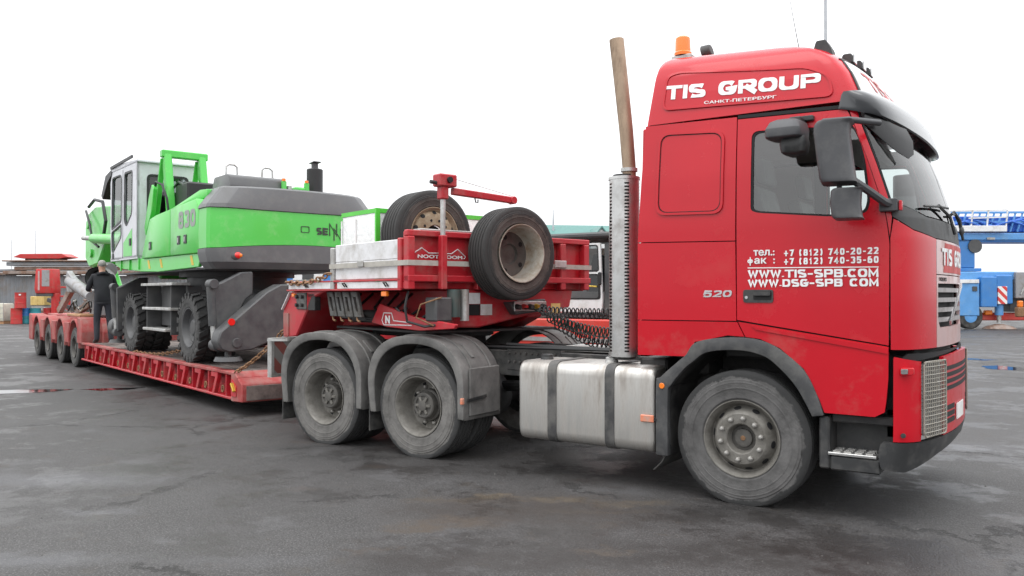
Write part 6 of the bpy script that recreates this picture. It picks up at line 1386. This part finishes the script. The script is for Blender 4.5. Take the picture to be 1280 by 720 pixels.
# --- far line of low sheds closing the horizon
for u0, u1, vt, d, mt, lab in ((1270, 1420, 356, 140, 'concrete', 'low grey warehouse on the far right horizon'), (-200, 6, 352, 110, 'shed', 'low grey warehouse on the far left horizon'), (430, 640, 355, 150, 'concrete', 'low grey warehouse far behind the gooseneck'), (770, 1180, 352, 160, 'shed', 'long low warehouse far behind the tractor unit')):
    a = at(u0, 368, d); b = at(u1, 368, d); h = at(u0, vt, d).z; w = thing('far_warehouse', lab, 'warehouse', (a.x, a.y, 0), YAW)
    L = (b-a).length; MB().box(0, L, 0, 12, 0, h*.85).build('wall', mt, w); MB().prism([(-.3, h*.85), (6, h), (12.3, h*.85)], 'x', -.3, L+.3).build('roof', 'pipegrey', w)
    for k in range(int(L/6)): MB().box(1.5+6*k, 4+6*k, -.06, 0, .1, h*.6).build('door', 'polegrey', w)
# --- puddles and wet strips on the asphalt
pm('water', (.012, .012, .013), .05, var=.1, spec=.6, bump=.02, bs=6)
pm('wet_crack', (.010, .009, .009), .12, var=.2, spec=.6)
def puddle(pts, label, mat='water', z=.004):
    g = [ground(u, v) for u, v in pts]; n = len(g); P = []
    for i in range(n):
        for k in range(4):
            t = k/4; a, b = g[i], g[(i+1) % n]; q = a.lerp(b, t); r = (b-a).length*.07
            P.append((q.x+random.uniform(-r, r), q.y+random.uniform(-r, r), z))
    me = bpy.data.meshes.new('puddle'); me.from_pydata(P, [], [tuple(range(len(P)))]); tag(link('puddle', me, mat), label, kind='structure')
puddle([(-30, 489), (20, 487.5), (60, 486.8), (95, 486.5), (70, 489.3), (35, 491.3), (0, 492.5), (-30, 494)], 'bright shallow puddle left of the trailer')
puddle([(100, 486.8), (140, 485.5), (185, 484), (160, 487), (125, 488.5)], 'narrow dark wet strip beside the trailer')
puddle([(1228, 457.5), (1246, 457), (1262, 458.5), (1300, 461), (1300, 463.5), (1255, 462.5), (1232, 461)], 'small puddle on the cracked asphalt right of the truck')
puddle([(1205, 447.5), (1232, 449), (1248, 450), (1230, 450.8), (1205, 449.3)], 'thin wet crack right of the truck', 'wet_crack')

hp2 = spot(105, 403); heap = thing('steel_heap', 'heap of rusty steel beams piled before the shed behind the trailer tail', 'scrap heap', hp2, YAW)
rh = random.Random(5)
for i in range(22):
    x = rh.uniform(-1.8, 2.2); zz = rh.uniform(.1, 1.5)*(1-abs(x)/3.2); a = rh.uniform(-.5, .5); l = rh.uniform(1.0, 2.6); y = rh.uniform(-.4, 1.2)
    MB().bar((x-l/2*cos(a), y, max(.08, zz-l/2*sin(a))), (x+l/2*cos(a), y+rh.uniform(-.5, .5), max(.08, zz+l/2*sin(a))), rh.uniform(.08, .2), rh.uniform(.1, .25)).build('beam', rh.choice(('rustysteel', 'rustysteel', 'edark', 'pipegrey')), heap, .01)
fp_ = spot(80, 402.5); fr2 = thing('pallet_rack', 'red steel rack standing behind the trailer tail before the shed', 'rack', fp_, YAW)
for x in (-.3, .3): MB().box(x-.06, x+.06, -.06, .06, 0, 2.1).build('upright', 'drumred', fr2, .01)
for z_ in (.7, 1.5, 2.05): MB().box(-.24, .24, -.05, .05, z_, z_+.1).build('crossbar', 'drumred', fr2, .01)
